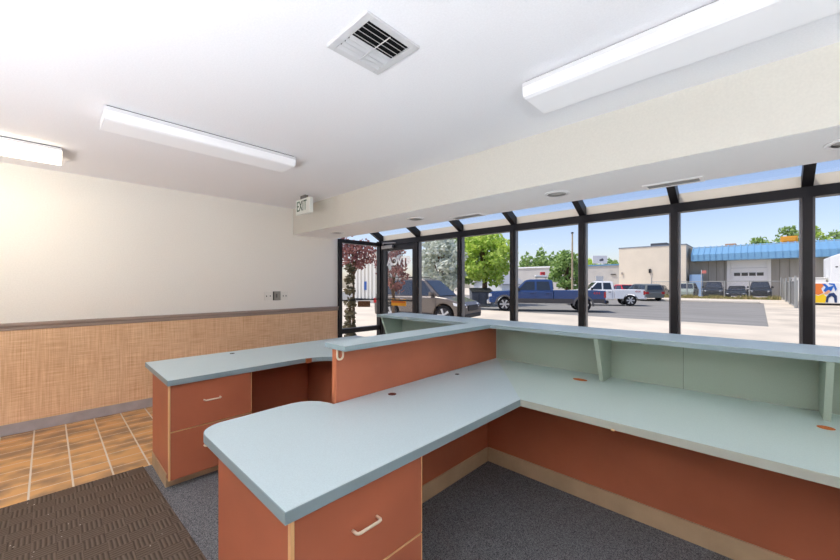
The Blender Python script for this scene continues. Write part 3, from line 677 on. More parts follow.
def wagon(name, label, loc, rz, paint, L=4.75, H_=1.72, wb=2.8, r=.37, sedan=False, cat='car', plain=False):
    o = thing(name, label, cat, loc, rz)
    f, b = L / 2, -L / 2; W = .93; wf = f - .92; wr = wf - wb; ra = r * 1.16
    zb = H_ * .6
    low = sill(b + .05, f - .05, .30, [wf, wr], ra, r)
    top = [(b + .02, .55), (b + .0, zb * .78), (b + .08, zb - .02), (wf - .35, zb), (wf + .15, zb - .06), (f - .22, zb - .22), (f - .03, zb - .36), (f, .42)]
    obj('body', MB().prism(low + top, -W, W, 'y'), paint, o, bevel=.07, seg=3)
    z0, z1 = zb - .03, H_
    c1 = wf - .18
    if sedan: prof = [(c1, z0), (c1 - .75, z1 - .05), (c1 - 1.0, z1), (b + 1.35, z1 - .02), (b + .55, z0)]; back = ((b + .66, z0 + .05), (b + 1.28, z1 - .08), -.03); bx0, bx1 = b + 1.25, b + .85
    else: prof = [(c1, z0), (c1 - .82, z1 - .08), (c1 - 1.15, z1 - .01), (c1 - 1.9, z1), (b + .45, z1 - .04), (b + .18, z1 - .12), (b + .05, z0)]; back = ((b + .06, z0 + .1), (b + .17, z1 - .18), -.03); bx0, bx1 = b + .42, b + .34
    m1, m2 = c1 - 1.18, c1 - 2.02
    if sedan: m2 = None
    q = [[(c1 - .28, z0 + .07), (c1 - .86, z1 - .14), (m1 + .04, z1 - .10), (m1 + .04, z0 + .07)]]
    if m2 and m2 > bx0 + .3: q += [[(m1 - .04, z0 + .07), (m1 - .04, z1 - .10), (m2 + .04, z1 - .10), (m2 + .04, z0 + .07)], [(m2 - .04, z0 + .07), (m2 - .04, z1 - .11), (bx0, z1 - .15), (bx1, z0 + .12)]]
    else: q += [[(m1 - .04, z0 + .07), (m1 - .04, z1 - .10), (bx0, z1 - .12), (bx1, z0 + .07)]]
    greenhouse(o, prof, .86, .66, z0, z1, paint, q, ((c1 - .08, z0 + .05), (c1 - .80, z1 - .12), .05), back)
    for s in (1, -1):
        obj('headlight', MB().hexa([(f - .42, s * .60, zb - .40), (f - .0, s * .60, zb - .44), (f - .06, s * (W + .005), zb - .42), (f - .45, s * (W + .005), zb - .36), (f - .42, s * .60, zb - .25), (f - .06, s * .60, zb - .30), (f - .14, s * (W + .005), zb - .29), (f - .5, s * (W + .005), zb - .22)]), M_LAMPC, o, bevel=.02)
        obj('tail_light', MB().box(b - .01, b + .16, min(s * .62, s * (W + .005)), max(s * .62, s * (W + .005)), zb - .34, zb - .12), M_LAMPR, o, bevel=.02)
    if not plain:
        obj('grille', MB().box(f - .08, f + .012, -.5, .5, zb - .58, zb - .34), M_TRIMP, o, bevel=.03)
        obj('bumper_trim', MB().box(f - .12, f + .02, -.82, .82, .30, .48), M_TRIMP, o, bevel=.04)
        obj('door_seam', MB().box(m1 - .01, m1 + .005, -W - .004, W + .004, .36, zb - .05).box(c1 - .16, c1 - .148, -W - .004, W + .004, .4, zb - .05).box(b + 1.2, b + 1.21, -W - .004, W + .004, .5, zb - .05), M_TRIMP, o)
        obj('side_moulding', MB().box(wr + ra + .05, wf - ra - .05, -W - .012, W + .012, .36, .48), M_TRIMP, o)
        for s in (1, -1):
            for x in (m1 + .1, (m2 or m1 - .9) + .12): obj('door_handle', MB().box(x, x + .18, min(s * W, s * (W + .03)), max(s * W, s * (W + .03)), zb - .16, zb - .12), M_CHROME, o)
            if not sedan: obj('roof_rail', MB().tube([(c1 - 1.2, s * .6, H_ - .02), (c1 - 1.3, s * .6, H_ + .05), (b + .75, s * .6, H_ + .04), (b + .6, s * .6, H_ - .04)], .018, 6), M_TRIMP, o)
    mirrors(o, c1 - .35, .88, zb, paint if not plain else M_TRIMP)
    for x in (wf, wr):
        for s in (1, -1): wheel(o, x, s * .80, r, .25, 5)
    return o
def heading(v): return math.atan2(v.y, v.x)
# blue crew cab: near-side wheels stand at two measured places
pf, pr = dp(504.5, 22.2), dp(583, 21.1)
hd = (pf - pr).normalized(); side = Vector((-hd.y, hd.x, 0))
P_BLUE = mat('blue_paint', (44, 72, 122), .25, .6)
wbB = (pf - pr).length; LB = wbB + 2.25
cen = pf - side * .84 - hd * (LB / 2 - .98)
pickup('pickup_truck', 'dark blue crew cab pickup truck with grey lower trim in the lot', cen, heading(hd), P_BLUE, mat('grey_two_tone', (78, 76, 78), .4, .4, metal=.3), LB, wbB, .42, (-.45, 1.68), mat('grey_flare', (104, 102, 102), .4, .4, metal=.3), '4X4')
pr2 = dp(631, 27.2); cen = pr2 - side * .84 + hd * 1.79
pickup('pickup_truck', 'white pickup truck parked behind the rear of the blue truck', cen, heading(hd), mat('white_paint', (240, 240, 240), .3, .5), None, 5.68, 3.65, .43, (-.62, 1.15), None, '4X4', sc=.97)
# silver-bronze wagon close to the windows
hs = (RT * math.cos(math.radians(31)) - FW * math.sin(math.radians(31))).normalized()
ss = Vector((-hs.y, hs.x, 0))
cw = dp(444.5, 14.4); cen = cw + ss * .80 - hs * (4.45 / 2 - .92)
wagon('parked_car', 'large taupe silver sport utility car parked nearest to the windows', cen, heading(hs), mat('taupe_metallic', (116, 108, 102), .25, .6, metal=.35), L=4.45, wb=2.6, r=.40, H_=1.92)
# small ones far away
hR = Vector((1, 0, 0))
def far(px, d, y=0): return dp(px, d)
wagon('parked_car', 'red car showing over the bed of the white pickup truck', dp(622, 43), heading(FW), mat('red_paint', (206, 34, 48), .3, .5), L=4.5, H_=1.62, sedan=True, plain=True)
wagon('parked_car', 'grey hatchback car parked just behind the tail of the white pickup', dp(641, 37), heading(FW), mat('grey_green_paint', (112, 116, 114), .3, .5), L=4.5, H_=1.7, plain=True)
M_DK = mat('black_paint', (30, 31, 34), .3, .5)
for (px, lab, y, sed, m, h) in ((658, 'dark car behind the chain link fence beside the cream building', 56.4, True, M_DK, 1.5), (687, 'pale green van-like car behind the fence left of the black cars', 56.4, False, mat('sage_paint', (150, 160, 150), .3, .5), 1.8),
                                (714, 'black sport utility car behind the fence left of the garage door', 56.4, False, M_DK, 1.95), (737, 'low black car behind the fence in front of the white garage door', 56.5, True, M_DK, 1.45), (760, 'black sport utility car behind the fence, nearest to the gate', 56.4, False, M_DK, 2.0)):
    wagon('parked_car', lab, (xat(px, y), y, G + .02), -pi / 2 + random.uniform(-.03, .03), m, L=4.6, H_=h, sedan=sed, plain=True)

# ------------------------------------------------------------------ buildings
# cream block
yA = 60.5; xa, xb = xat(619, yA), xat(686, yA); zt = zat(650, 246.8, yA)
o = thing('building', 'tall plain cream flat-roofed building across the street', 'building', ((xa + xb) / 2, yA, G))
M_CRB = mat('cream_stucco', (230, 218, 198), .9, .1, noise=(.6, .02))
obj('wall', MB().box(xa, xb, yA, yA + 12, G, zt), M_CRB, o)
obj('parapet_cap', MB().box(xa - .06, xb + .06, yA - .06, yA + 12.06, zt, zt + .12), mat('blue_grey_cap', (126, 140, 156), .6, .3), o)
obj('wall_lamp', MB().box(xat(649, yA), xat(651, yA), yA - .25, yA, zat(650, 273, yA), zat(650, 269, yA)), M_TRIMP, o)
obj('meter', MB().box(xat(621.5, yA), xat(623, yA), yA - .2, yA, zat(622, 274.5, yA), zat(622, 272.5, yA)), mat('meter_grey', (170, 160, 150), .6, .3), o)
obj('roof_unit', MB().box(xat(652, yA + 4), xat(668, yA + 4), yA + 3, yA + 6, zt, zt + .75), mat('roof_unit_grey', (90, 92, 96), .6, .3), o)
# blue canopied warehouse
yB = 63.0; x0, x1 = xb + .0, xat(905, yB)
o = thing('building', 'grey warehouse with a bright blue ribbed metal canopy and white garage door', 'building', ((x0 + x1) / 2, yB, G))
M_GRP = mat('grey_panel_wall', (166, 160, 150), .85, .15, noise=(.7, .05), nscale=(3, 1, .3))
yc = yB - 1.9
z_t, z_m, z_b = zat(760, 243.5, yB), zat(760, 252.0, yc), zat(760, 258.8, yc)
obj('wall', MB().box(x0 + .05, x1, yB, yB + 20, G, z_t - .1), M_GRP, o)
cx0, cx1 = xat(691, yc), x1
obj('canopy', MB().prism([(yB + .3, z_t), (yc, z_m), (yc, z_b), (yB, z_b), (yB, z_t - .3)], cx0, cx1, 'x'), mat('blue_metal', (132, 180, 214), .42, .5, .35), o)
rb = MB(); st = .62; nx = int((cx1 - cx0) / st)
for k in range(nx + 1):
    x = cx0 + k * st
    rb.prism([(yB + .3, z_t + .07), (yc - .11, z_m + .03), (yc - .11, z_b), (yc + .02, z_b), (yc + .02, z_m - .03), (yB + .3, z_t - .02)], x, x + .12, 'x')
obj('standing_seams', rb, MATS['blue_metal'], o)
px0, px1 = xat(731, yB), xat(767, yB)
zl = zat(750, 259, yB)
obj('pilaster', MB().box(xat(727, yB), xat(731, yB), yB - .3, yB, G, z_b), mat('white_render', (228, 224, 218), .8, .2), o)
obj('pilaster', MB().box(xat(767, yB), xat(771, yB), yB - .3, yB, G, z_b), MATS['white_render'], o)
gd = obj('garage_door', MB().box(px0, px1, yB - .12, yB, G, z_b), mat('white_door', (238, 234, 230), .6, .3), o)
zg0, zg1 = zat(750, 275.8, yB), zat(750, 272.6, yB)
for k in range(4):
    a = px0 + .25 + k * (px1 - px0 - .5) / 4
    obj('door_light', MB().box(a + .06, a + (px1 - px0 - .5) / 4 - .06, yB - .14, yB - .1, zg0, zg1), M_CGLASS, gd)
obj('door_joint', MB().box(px0, px1, yB - .125, yB - .1, zat(750, 268, yB), zat(750, 268, yB) + .05).box(px0, px1, yB - .125, yB - .1, zat(750, 281, yB), zat(750, 281, yB) + .05), mat('joint_grey', (190, 188, 186), .6, .3), gd)
sj = MB()
for px in (708, 716, 724, 779, 789, 799, 812, 824, 836):
    x = xat(px, yB); sj.box(x, x + .10, yB - .03, yB, G, z_b)
obj('panel_joint', sj, mat('joint_dark', (140, 134, 124), .8, .1), o)
o2 = thing('entrance_booth', 'small pale blue entrance kiosk at the corner of the blue roofed warehouse', 'kiosk', (xat(695, yB - 1.4), yB - 1.4, G))
xa2, xb2 = xat(689.5, yB - 2), xat(701.5, yB - 2); zk = zat(695, 274.5, yB - 2)
obj('kiosk_wall', MB().box(xa2, xb2, yB - 2, yB - .1, G + .02, zk), mat('pale_blue_paint', (150, 180, 214), .6, .3), o2)
obj('kiosk_window', MB().box(xa2 + .5, xb2 - .8, yB - 2.04, yB - 1.99, zat(695, 285, yB - 2), zat(695, 280, yB - 2)), M_CGLASS, o2)
f = thing('flag', 'small red and white flag beside the pale blue kiosk', 'flag', (xat(701.5, yB - 2.4), yB - 2.4, G))
fx = xat(701.5, yB - 2.4)
obj('flag_pole', MB().tube([(fx, yB - 2.4, G), (fx, yB - 2.4, zat(701, 270, yB - 2.4))], .04), M_CHROME, f)
zf = zat(701, 270.5, yB - 2.4)
obj('flag_cloth', MB().box(fx, fx + .5, yB - 2.42, yB - 2.38, zf - .4, zf), mat('flag_red', (214, 130, 120), .8, .1), f)
tag(obj('rooftop_unit', MB().box(xat(781, 66), xat(798, 66), 66, 69, z_t - .1, zat(790, 236, 66)).box(xat(783, 66), xat(796, 66), 65.9, 66, zat(790, 241, 66), zat(790, 237, 66)), mat('ochre_unit', (222, 160, 62), .6, .3), bevel=.03), 'ochre yellow box on the blue warehouse roof', 'rooftop unit')
tag(obj('rooftop_unit', MB().box(xat(725, 66), xat(736, 66), 66, 69, z_t - .1, zat(730, 243.6, 66)).box(xat(726, 66), xat(735, 66), 65.9, 66, z_t, zat(730, 245, 66)), mat('brown_unit', (176, 146, 124), .6, .3), bevel=.03), 'small brown box on the blue warehouse roof', 'rooftop unit')
# long low grey building behind the trucks
yC = 64.0; xa, xb = xat(470, yC), xat(619, 60.5) - .3
zt = zat(560, 267.2, yC)
o = thing('building', 'long low pale grey building behind the pickup trucks', 'building', ((xa + xb) / 2, yC, G))
obj('wall', MB().box(xa, xb, yC, yC + 9, G, zt), mat('pale_grey_wall', (186, 184, 180), .85, .1, noise=(.6, .03)), o)
obj('roof_trim', MB().box(xat(500, yC), xat(584, yC), yC - .15, yC + 9.1, zt, zt + .25), mat('white_trim', (232, 234, 236), .6, .3), o)
obj('roof_trim', MB().box(xat(584, yC), xb, yC - .15, yC + 9.1, zt, zt + .22), mat('blue_trim', (96, 140, 176), .6, .3), o)
obj('wall_light', MB().box(xat(611, yC), xat(616, yC), yC - .2, yC, zat(613, 274.8, yC), zat(613, 274, yC)), M_TRIMP, o)
# gabled white shed behind the leafy tree
yD = 32.0; xa, xb = xat(474, yD), xat(502, yD); ze, zr = zat(488, 284, yD), zat(488, 274.5, yD)
o = thing('shed', 'white gabled shed behind the leafy green tree', 'shed', ((xa + xb) / 2, yD, G))
obj('wall', MB().prism([(xa, G), (xb, G), (xb, ze), ((xa + xb) / 2, zr), (xa, ze)], yD, yD + 5, 'y'), mat('white_siding', (236, 238, 240), .7, .2), o)
obj('roof', MB().prism([(xa - .2, ze - .1), ((xa + xb) / 2, zr + .02), (xb + .2, ze - .1), (xb + .2, ze), ((xa + xb) / 2, zr + .14), (xa - .2, ze)], yD - .2, yD + 5.2, 'y'), mat('grey_roof', (170, 172, 176), .7, .2), o)
# white panelled wall seen through the end window
p0 = dp(353.5, 40); p1 = Vector((xat(381, p0.y), p0.y, G))
u = (p1 - p0); ln = u.length; u.normalize(); nrm = Vector((-u.y, u.x, 0))
o = thing('shipping_container', 'white ribbed steel container behind the red-leaved tree at the end window', 'container', p0, heading(u))
zc = 38 * (HY - 251.5) / F + CZ - G
M_CONT = mat('white_container', (236, 232, 222), .6, .3)
mb = MB(); nr_ = 9
prof = []
for k in range(nr_ * 2):
    x = ln * 1.2 * k / (nr_ * 2); d_ = .0 if k % 2 else .16
    prof += [(x + .012, d_), (x + ln * 1.2 / (nr_ * 2) - .012, d_)]
mb.prism(prof + [(ln * 1.2, 2.2), (0, 2.2)], .08, zc, 'z'); obj('container_wall', mb, M_CONT, o)
obj('container_sill', MB().box(0, ln * 1.2, -.04, 2.2, .0, .1), M_TRIMP, o)
obj('blue_placard', MB().box(ln * .42, ln * .50, -.02, .03, 38 * (HY - 290) / F + CZ - G, 38 * (HY - 281.5) / F + CZ - G), mat('placard_blue', (56, 96, 168), .5, .3), o)
pl = dp(364, 26); z1 = G + .42
o = tag(obj('timber_sleeper', MB().box(-.44, .44, -.15, .15, 0, z1 - G), mat('dark_timber', (88, 60, 40), .85, .1, noise=(8, .15)), local=True, bevel=.02), 'dark timber block on the paving outside the end window', 'timber block')
o.location = pl; o.rotation_euler = (0, 0, heading(RT))

# ------------------------------------------------------------------ chain link fence and gate
def mat_link(name, col, size, w):
    m = bpy.data.materials.new(name); m.use_nodes = True; nt = m.node_tree; L = nt.links
    b = nt.nodes['Principled BSDF']; b.inputs['Base Color'].default_value = lin(col); b.inputs['Roughness'].default_value = .5; b.inputs['Metallic'].default_value = .4
    tc = nt.nodes.new('ShaderNodeTexCoord'); sp = nt.nodes.new('ShaderNodeSeparateXYZ'); L.new(tc.outputs['Object'], sp.inputs[0])
    def mt(op, a, c):
        n = nt.nodes.new('ShaderNodeMath'); n.operation = op
        for i, q in enumerate((a, c)):
            if isinstance(q, (int, float)): n.inputs[i].default_value = q
            else: L.new(q, n.inputs[i])
        return n.outputs[0]
    h = mt('ADD', sp.outputs['X'], sp.outputs['Y'])
    a = mt('FRACT', mt('DIVIDE', mt('ADD', h, sp.outputs['Z']), size), 0); c = mt('FRACT', mt('DIVIDE', mt('SUBTRACT', h, sp.outputs['Z']), size), 0)
    fac = mt('MAXIMUM', mt('LESS_THAN', a, w), mt('LESS_THAN', c, w))
    t = nt.nodes.new('ShaderNodeBsdfTransparent'); mx = nt.nodes.new('ShaderNodeMixShader')
    L.new(fac, mx.inputs['Fac']); L.new(t.outputs[0], mx.inputs[1]); L.new(b.outputs[0], mx.inputs[2]); L.new(mx.outputs[0], nt.nodes['Material Output'].inputs['Surface'])
    return m
M_LINK = mat_link('chain_link', (166, 166, 162), .11, .03)
M_GALV = mat('galvanised_steel', (168, 168, 164), .45, .4, metal=.4)
yF = 53.2; xa, xb = xat(651, yF), xat(783, yF); zf = zat(715, 281.5, yF)
o = thing('chain_link_fence', 'long galvanised chain link fence in front of the parked black cars', 'fence', ((xa + xb) / 2, yF, G))
obj('mesh', MB().box(xa, xb, yF - .004, yF + .004, G + .05, zf), M_LINK, o)
obj('top_rail', MB().tube([(xa, yF, zf), (xb, yF, zf)], .035), M_GALV, o)
for px in (651.5, 670.5, 687, 724.5, 749.5, 781):
    x = xat(px, yF); zz = zat(px, 277.5, yF) if px in (651.5, 781) else zf + .08
    obj('post', MB().tube([(x, yF, G), (x, yF, zz)], .06), M_GALV, o)
xg = xat(783, yF) + .12; yg0 = 36.0
zg = zat(790, 281.5, 44)
o = thing('sliding_gate', 'slatted chain link gate at right angles to the fence beside the driveway', 'gate', (xg, 44, G))
obj('mesh', MB().box(xg - .004, xg + .004, yg0, yF - .2, G + .06, zg), M_LINK, o)
gs = MB()
k = yg0 + .1
while k < yF - .4: gs.box(xg + .012, xg + .022, k, k + .22, G + .1, zg - .05); k += .27
obj('privacy_slats', gs, mat('grey_slat', (132, 132, 130), .6, .3), o)
obj('gate_frame', MB().tube([(xg, yg0, G + .05), (xg, yg0, zg), (xg, yF - .2, zg), (xg, yF - .2, G + .05), (xg, yg0, G + .05)], .045), M_GALV, o)
for y in (yg0 - .3, 42, 48, yF): obj('post', MB().tube([(xg - .1, y, G), (xg - .1, y, zg + .35)], .06), M_GALV, o)

# ------------------------------------------------------------------ right hand side: decorated trailer, white box, low white wall
yT = 42.0; xa, xb = xat(812.5, yT), xat(850, yT); za, zb = zat(825, 304, yT), zat(825, 282.3, yT)
o = thing('cargo_trailer', 'white cargo trailer with bright blue, orange and yellow graphics beside the gate', 'trailer', ((xa + xb) / 2, yT, G))
obj('trailer_body', MB().box(xa, xb, yT, yT + 2.2, za + .05, zb), mat('trailer_white', (236, 236, 234), .5, .3), o, bevel=.05)
for x in (xa + 1.3, xa + 2.2): wheel(o, 0, 0, .36, .22, 5); o.children[-1].location = (x - o.location.x, .12, .36); o.children[-1].rotation_euler = (0, 0, pi)
obj('chassis', MB().box(xa + .1, xb, yT + .05, yT + 2.1, za - .12, za + .06), M_TRIMP, o)
def gx(u): return xa + (xb - xa) * u
def gz(v): return za + .06 + (zb - za - .1) * v
gp = [('graphic_yellow', (246, 206, 40), [(.02, .02), (.34, .02), (.40, .30), (.30, .46), (.16, .36), (.02, .44)]),
      ('graphic_orange', (236, 130, 60), [(.02, .46), (.16, .40), (.30, .50), (.24, .72), (.36, .96), (.02, .96)]),
      ('graphic_blue', (40, 104, 190), [(.26, .96), (.36, .94), (.44, .80), (.58, .86), (.52, .62), (.38, .50), (.30, .62), (.36, .78)]),
      ('graphic_skin', (232, 168, 128), [(.30, .46), (.40, .44), (.50, .58), (.44, .66), (.36, .56)]),
      ('graphic_navy', (36, 58, 104), [(.36, .04), (.42, .04), (.44, .26), (.52, .36), (.58, .28), (.60, .04), (.66, .04), (.66, .36), (.58, .52), (.46, .48), (.38, .30)]),
      ('graphic_blue', None, [(.44, .98), (.60, .96), (.66, .70), (.62, .60), (.56, .90), (.46, .92)])]
for k, (nm, c_, poly) in enumerate(gp):
    obj('graphic', MB().prism([(gx(u), gz(v)) for u, v in poly], yT - .012 - .003 * k, yT, 'y'), MATS[nm] if c_ is None else mat(nm, c_, .5, .3), o)
yU = 50.0; xa, xb = xat(830.5, yU), xat(900, yU); zt = zat(836, 256.5, yU)
o = thing('box_truck_body', 'tall white box body standing at the right edge behind the trailer', 'box body', ((xa + xb) / 2, yU, G))
obj('box_shell', MB().prism([(xa, G + .02), (xb, G + .02), (xb, zt + 1.0), (xa + 2.0, zt + .9), (xa, zt)], yU, yU + 5, 'y'), mat('box_white', (240, 240, 238), .5, .3), o, bevel=.06)
for k in range(4): obj('rivet_plate', MB().box(xa + .3 + .28 * k, xa + .45 + .28 * k, yU - .02, yU, zt - 1.0 + .12 * k, zt - .9 + .12 * k), M_TRIMP, o)
yV = 51.5; xa, xb = xat(793, yV), xat(826, yV)
o = tag(obj('storage_box', MB().box(xa, xb, yV, yV + 1.5, G + .02, zat(810, 277.5, yV)).box(xa - .06, xb + .06, yV - .06, yV + 1.56, zat(810, 278.2, yV), zat(810, 277.4, yV)), mat('box_white2', (234, 232, 226), .6, .3), bevel=.02), 'long low white storage box beyond the gate', 'storage box')
# dumpster, sign board, pole
pd_ = dp(481, 27)
o = thing('dumpster', 'dark grey metal dumpster under the leafy tree by the shed', 'dumpster', pd_, heading(RT))
obj('bin', MB().hexa([(-.75, -.6, .12), (.75, -.6, .12), (.75, .6, .12), (-.75, .6, .12), (-.8, -.7, 1.05), (.8, -.7, 1.05), (.8, .7, 1.3), (-.8, .7, 1.3)]), mat('dumpster_grey', (96, 100, 108), .6, .3, noise=(4, .08)), o, bevel=.03)
obj('rib', MB().box(-.30, -.24, -.72, -.6, .15, 1.0).box(.24, .30, -.72, -.6, .15, 1.0), mat('dumpster_rib', (78, 82, 90), .6, .3), o)
obj('lid', MB().hexa([(-.82, -.74, 1.05), (.82, -.74, 1.05), (.82, .74, 1.31), (-.82, .74, 1.31), (-.82, -.74, 1.10), (.82, -.74, 1.10), (.82, .74, 1.37), (-.82, .74, 1.37)]), M_TRIMP, o, bevel=.02)
ps = dp(600, 80, G); zs0, zs1 = CZ + 80 * (HY - 263.5) / F, CZ + 80 * (HY - 255.7) / F; hw = 80 * 7.2 / F
o = thing('billboard', 'white billboard with a dark shape on posts beyond the low grey building', 'sign', ps, heading(RT))
obj('board', MB().box(-hw, hw, 0, .2, zs0 - G, zs1 - G), mat('billboard_white', (240, 240, 242), .6, .3), o)
obj('board_picture', MB().prism([(-.1, (zs0 + zs1) / 2 - G - .35), (.75, (zs0 + zs1) / 2 - G - .3), (.8, (zs0 + zs1) / 2 - G + .05), (.5, (zs0 + zs1) / 2 - G + .3), (.2, (zs0 + zs1) / 2 - G + .1), (-.15, (zs0 + zs1) / 2 - G)], -.02, 0, 'y'), mat('board_dark', (90, 92, 100), .6, .3), o)
for s in (-1, 1): obj('post', MB().tube([(s * hw * .6, .1, 0), (s * hw * .6, .1, zs0 - G)], .12), M_GALV, o)
pp = dp(572.3, 36)
o = thing('utility_pole', 'tall thin wooden pole standing behind the bed of the blue pickup', 'pole', pp)
obj('shaft', MB().tube([pp, pp + Vector((0, 0, CZ + 36 * (HY - 233) / F - G))], [.11, .07], 10), mat('weathered_wood', (190, 170, 140), .85, .1, noise=(3, .08)), o)
obj('cap', MB().lathe([(.02, .0), (.12, .0), (.12, .12), (.02, .14)], (pp.x, pp.y, CZ + 36 * (HY - 233) / F - .05)), M_TRIMP, o)
pw = dp(599.5, 40); z0_, z1_ = CZ + 40 * (HY - 282.5) / F - G, CZ + 40 * (HY - 276) / F - G
o = thing('notice_board', 'small white notice board on posts behind the white pickup cab', 'sign', pw, heading(RT))
obj('board', MB().box(-.42, .42, 0, .06, z0_, z1_), mat('notice_white', (244, 240, 232), .6, .3), o)
for s in (-.3, .3): obj('post', MB().box(s - .04, s + .04, .06, .12, 0, z1_), M_GALV, o)
# beacon rig behind the blue cab
pb_ = dp(541, 30); zz0, zz1 = CZ + 30 * (HY - 277) / F - G, CZ + 30 * (HY - 271) / F - G
o = thing('equipment_rack', 'red and white equipment on a rack behind the blue pickup cab', 'equipment', pb_, heading(RT))
obj('rack_post', MB().tube([(-.35, 0, 0), (-.35, 0, zz0)], .04).tube([(.4, 0, 0), (.4, 0, zz0)], .04).box(-.5, .6, -.05, .05, zz0 - .06, zz0), M_GALV, o)
obj('red_box', MB().box(-.05, .32, -.15, .15, zz0 + .14, zz1 - .08), mat('signal_red', (204, 60, 66), .5, .3), o, bevel=.04)
obj('white_box', MB().box(-.5, .5, -.18, .18, zz0, zz0 + .15), M_WHITE, o, bevel=.03)

# ------------------------------------------------------------------ trees and weeds
M_BARK = mat('bark', (96, 78, 62), .9, .1, noise=(6, .2))
def foliage(clumps, n, size, squash=1.0):
    mb = MB(); bm = mb.bm; tot = sum(r ** 2 for _, r in clumps)
    for c, r in clumps:
        for _ in range(max(6, int(n * r ** 2 / tot))):
            d = Vector((random.gauss(0, 1), random.gauss(0, 1), random.gauss(0, 1))).normalized()
            p = Vector(c) + Vector((d.x, d.y, d.z * squash)) * r * (random.random() ** .45)
            a = Vector((random.gauss(0, 1), random.gauss(0, 1), random.gauss(0, 1))).normalized(); b = a.orthogonal().normalized()
            s = size * random.uniform(.6, 1.4); a *= s; b *= s * .6
            bm.faces.new([bm.verts.new(p - a), bm.verts.new(p + b), bm.verts.new(p + a), bm.verts.new(p - b)])
    return mb
def tree(label, base, height, rad, leaf, n=1600, size=.16, low=.3, conifer=False, name='leafy_tree', group=None, trunk_r=None):
    o = thing(name, label, 'tree', base, group=group)
    b = Vector(base); tr = trunk_r or rad * .06 + .04
    t = MB(); t.tube([b + Vector((0, 0, 0)), b + Vector((rad * .04, 0, height * .35)), b + Vector((0, rad * .03, height * .8))], [tr * 1.3, tr, tr * .3], 8)
    cl = []
    if conifer:
        for k in range(9):
            z = height * (low + (1 - low) * k / 8.5); rr = rad * (1.05 - .95 * k / 8.5)
            for j in range(max(1, 5 - k // 2)):
                a = 2 * pi * j / max(1, 5 - k // 2) + k; cl.append((b + Vector((math.cos(a) * rr * .5, math.sin(a) * rr * .5, z)), rr * .55 + .1))
    else:
        for k in range(13):
            a = k * 2.4; z = height * (low + (1 - low) * (.12 + .72 * k / 12)); w = math.sin(pi * (.18 + .68 * k / 12)) * rad * .68
            p = b + Vector((math.cos(a) * w, math.sin(a) * w, z)); cl.append((p, rad * random.uniform(.34, .5)))
            t.tube([b + Vector((0, 0, height * (low * .8 + .25 * k / 12))), (b + Vector((0, 0, z))) * .5 + p * .5, p], [tr * .45, tr * .3, tr * .1], 5)
        cl.append((b + Vector((0, 0, height - rad * .35)), rad * .38))
    obj('trunk', t, M_BARK, o)
    obj('foliage', foliage(cl, n, size, .8), leaf, o, norm=False)
    return o
def top(depth, py): return CZ + depth * (HY - py) / F - G
L_BR = mat_leaf('bright_green_leaf', (150, 186, 66), (214, 230, 112))
L_MID = mat_leaf('mid_green_leaf', (112, 146, 76), (168, 192, 110))
L_SIL = mat_leaf('silver_leaf', (176, 184, 168), (226, 230, 218), .3)
L_DRK = mat_leaf('dark_green_leaf', (66, 104, 60), (106, 142, 84))
L_SHR = mat_leaf('dark_shrub_leaf', (58, 60, 42), (128, 116, 88))
L_RED = mat_leaf('purple_plum_leaf', (104, 62, 64), (172, 116, 108), .4)
tree('bright green leafy tree standing left of the blue pickup', dp(484, 29), top(29, 231), 2.5, L_BR, 4200, .17, .30)
tree('silvery pale leaved tree rising over the taupe car', dp(441, 24), top(24, 234), 1.75, L_SIL, 3600, .13, .25)
tree('mid green tree with layered branches between the silver tree and the bright tree', dp(462, 33), top(33, 232), 2.2, L_MID, 2600, .17, .25)
tree('dark red-leaved plum tree outside the end window and door', dp(353, 8.6), top(8.6, 238), .62, L_RED, 900, .045, .74, trunk_r=.035)
tree('dark red-leaved plum tree seen through the entrance door beside the lettering', dp(393, 12.0), top(12.0, 240), .62, L_RED, 800, .06, .42, trunk_r=.05)
o = thing('shrub', 'tall dark green shrub at the left edge of the end window', 'shrub', dp(350, 7.6))
bb = dp(350, 7.6)
obj('stem', MB().tube([bb, bb + Vector((0, 0, 1.2))], .03, 6), M_BARK, o)
obj('foliage', foliage([(bb + Vector((0, 0, .25 + .25 * k)), .15 - .006 * k) for k in range(8)], 700, .045, 1.0), L_SHR, o, norm=False)
for px, d, py, rad, lab in ((527, 86, 252, 4.6, 'shorter pointed conifer left of the tallest one behind the low grey building'), (541, 86, 247, 4.6, 'tallest pointed conifer behind the low grey building'), (553, 90, 251.5, 4.6, 'pointed conifer right of the tallest one behind the low grey building')):
    tree(lab, dp(px, d), top(d, py), rad, L_MID, 3200, .42, .15, True, name='conifer')
tree('round green tree standing in front of the low grey building beside the pole', dp(567, 41), top(41, 249), 2.0, L_MID, 2000, .2, .12)
tree('treetop above the low grey building left of the billboard', dp(589, 92), top(92, 257.5), 3, L_BR, 900, .3, .3)
tree('treetop above the low grey building right of the billboard', dp(613, 94), top(94, 258.5), 3, L_MID, 900, .3, .3)
for px, d, py, rad, lab in ((760, 95, 235.5, 3.6, 'green treetop behind the blue roof left of the ochre rooftop box'), (790, 95, 224, 4.0, 'taller green treetop behind the ochre rooftop box'), (813, 95, 224.5, 3.6, 'green treetop behind the blue roof just right of the wide post'), (836, 95, 229, 3.4, 'green treetop over the blue roof at the far right edge')):
    tree(lab, dp(px, d), top(d, py), rad, L_MID if px != 813 else L_BR, 900, .42, .35)
mb = MB()
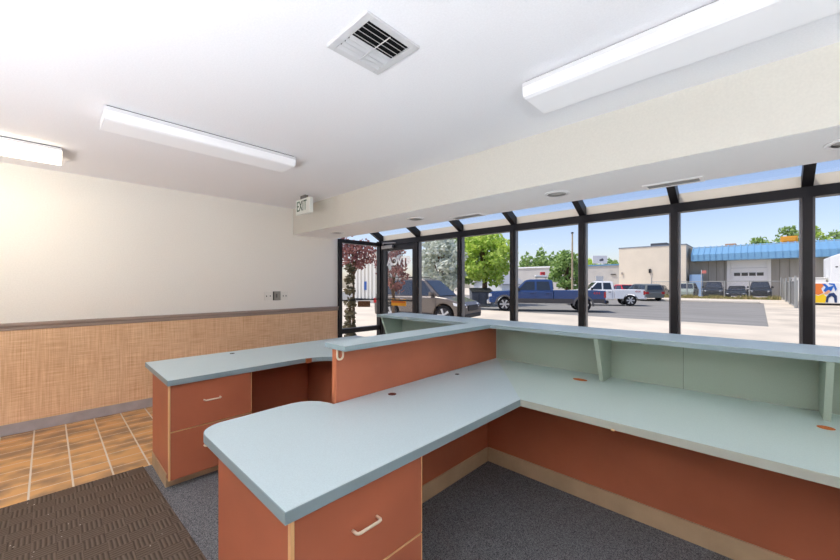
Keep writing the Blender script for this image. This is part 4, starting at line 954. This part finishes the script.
for _ in range(2600):
    x = random.uniform(xat(655, 52.6), xat(781, 52.6)); y = random.uniform(51.8, 52.9)
    h = random.uniform(.15, .55) * (.6 + .5 * math.sin(x * 1.3) ** 2); a = random.uniform(0, pi); w = random.uniform(.03, .07)
    dx, dy = math.cos(a) * w, math.sin(a) * w; lx, ly = random.uniform(-.15, .15), random.uniform(-.15, .15)
    mb.bm.faces.new([mb.bm.verts.new(p) for p in ((x - dx, y - dy, G), (x + dx, y + dy, G), (x + lx, y + ly, G + h))])
tag(obj('weeds', mb, mat_leaf('dry_weeds', (126, 132, 70), (196, 178, 128), .3), norm=False), 'dry weeds growing along the foot of the chain link fence', 'weeds', kind='stuff')

# ------------------------------------------------------------------ light
W = bpy.data.worlds.new('sky'); S.world = W; W.use_nodes = True
nt = W.node_tree; bg = nt.nodes['Background']
sky = nt.nodes.new('ShaderNodeTexSky'); sky.sky_type = 'NISHITA'; sky.sun_disc = False
sky.sun_elevation = math.radians(58); sky.sun_rotation = math.radians(230); sky.air_density = 1.0; sky.dust_density = 1.2; sky.ozone_density = 1.6
tint = nt.nodes.new('ShaderNodeMix'); tint.data_type = 'RGBA'; tint.blend_type = 'MULTIPLY'; tint.inputs['Factor'].default_value = 1
tint.inputs[7].default_value = (1.0, .90, .95, 1)
nt.links.new(sky.outputs['Color'], tint.inputs[6]); nt.links.new(tint.outputs[2], bg.inputs['Color']); bg.inputs['Strength'].default_value = .19
sl = bpy.data.lights.new('sun', 'SUN'); sl.energy = 3.3; sl.color = (1, .95, .87); sl.angle = math.radians(.6)
so = bpy.data.objects.new('sun', sl); C.objects.link(so)
so.rotation_euler = Vector((.5, .42, -1.3)).to_track_quat('-Z', 'Y').to_euler()
so.location = (-10, -10, 30)

# ------------------------------------------------------------------ camera
cd = bpy.data.cameras.new('camera'); co = bpy.data.objects.new('camera', cd); C.objects.link(co)
co.location = (0, 0, CZ); co.rotation_euler = (pi / 2, 0, pi / 2 - TH)
cd.sensor_fit = 'HORIZONTAL'; cd.sensor_width = 36; cd.lens = F / 840 * 36; cd.shift_y = (HY - 280) / 840
cd.clip_start = .02; cd.clip_end = 600
S.camera = co
S.view_settings.view_transform = 'Standard'; S.view_settings.look = 'None'; S.view_settings.gamma = 1; S.view_settings.exposure = .16
S.view_settings.use_curve_mapping = False
S.cycles.use_denoising = True
S.cycles.max_bounces = 10; S.cycles.diffuse_bounces = 5; S.cycles.transparent_max_bounces = 24; S.cycles.caustics_reflective = False; S.cycles.caustics_refractive = False
S.cycles.sample_clamp_indirect = 6
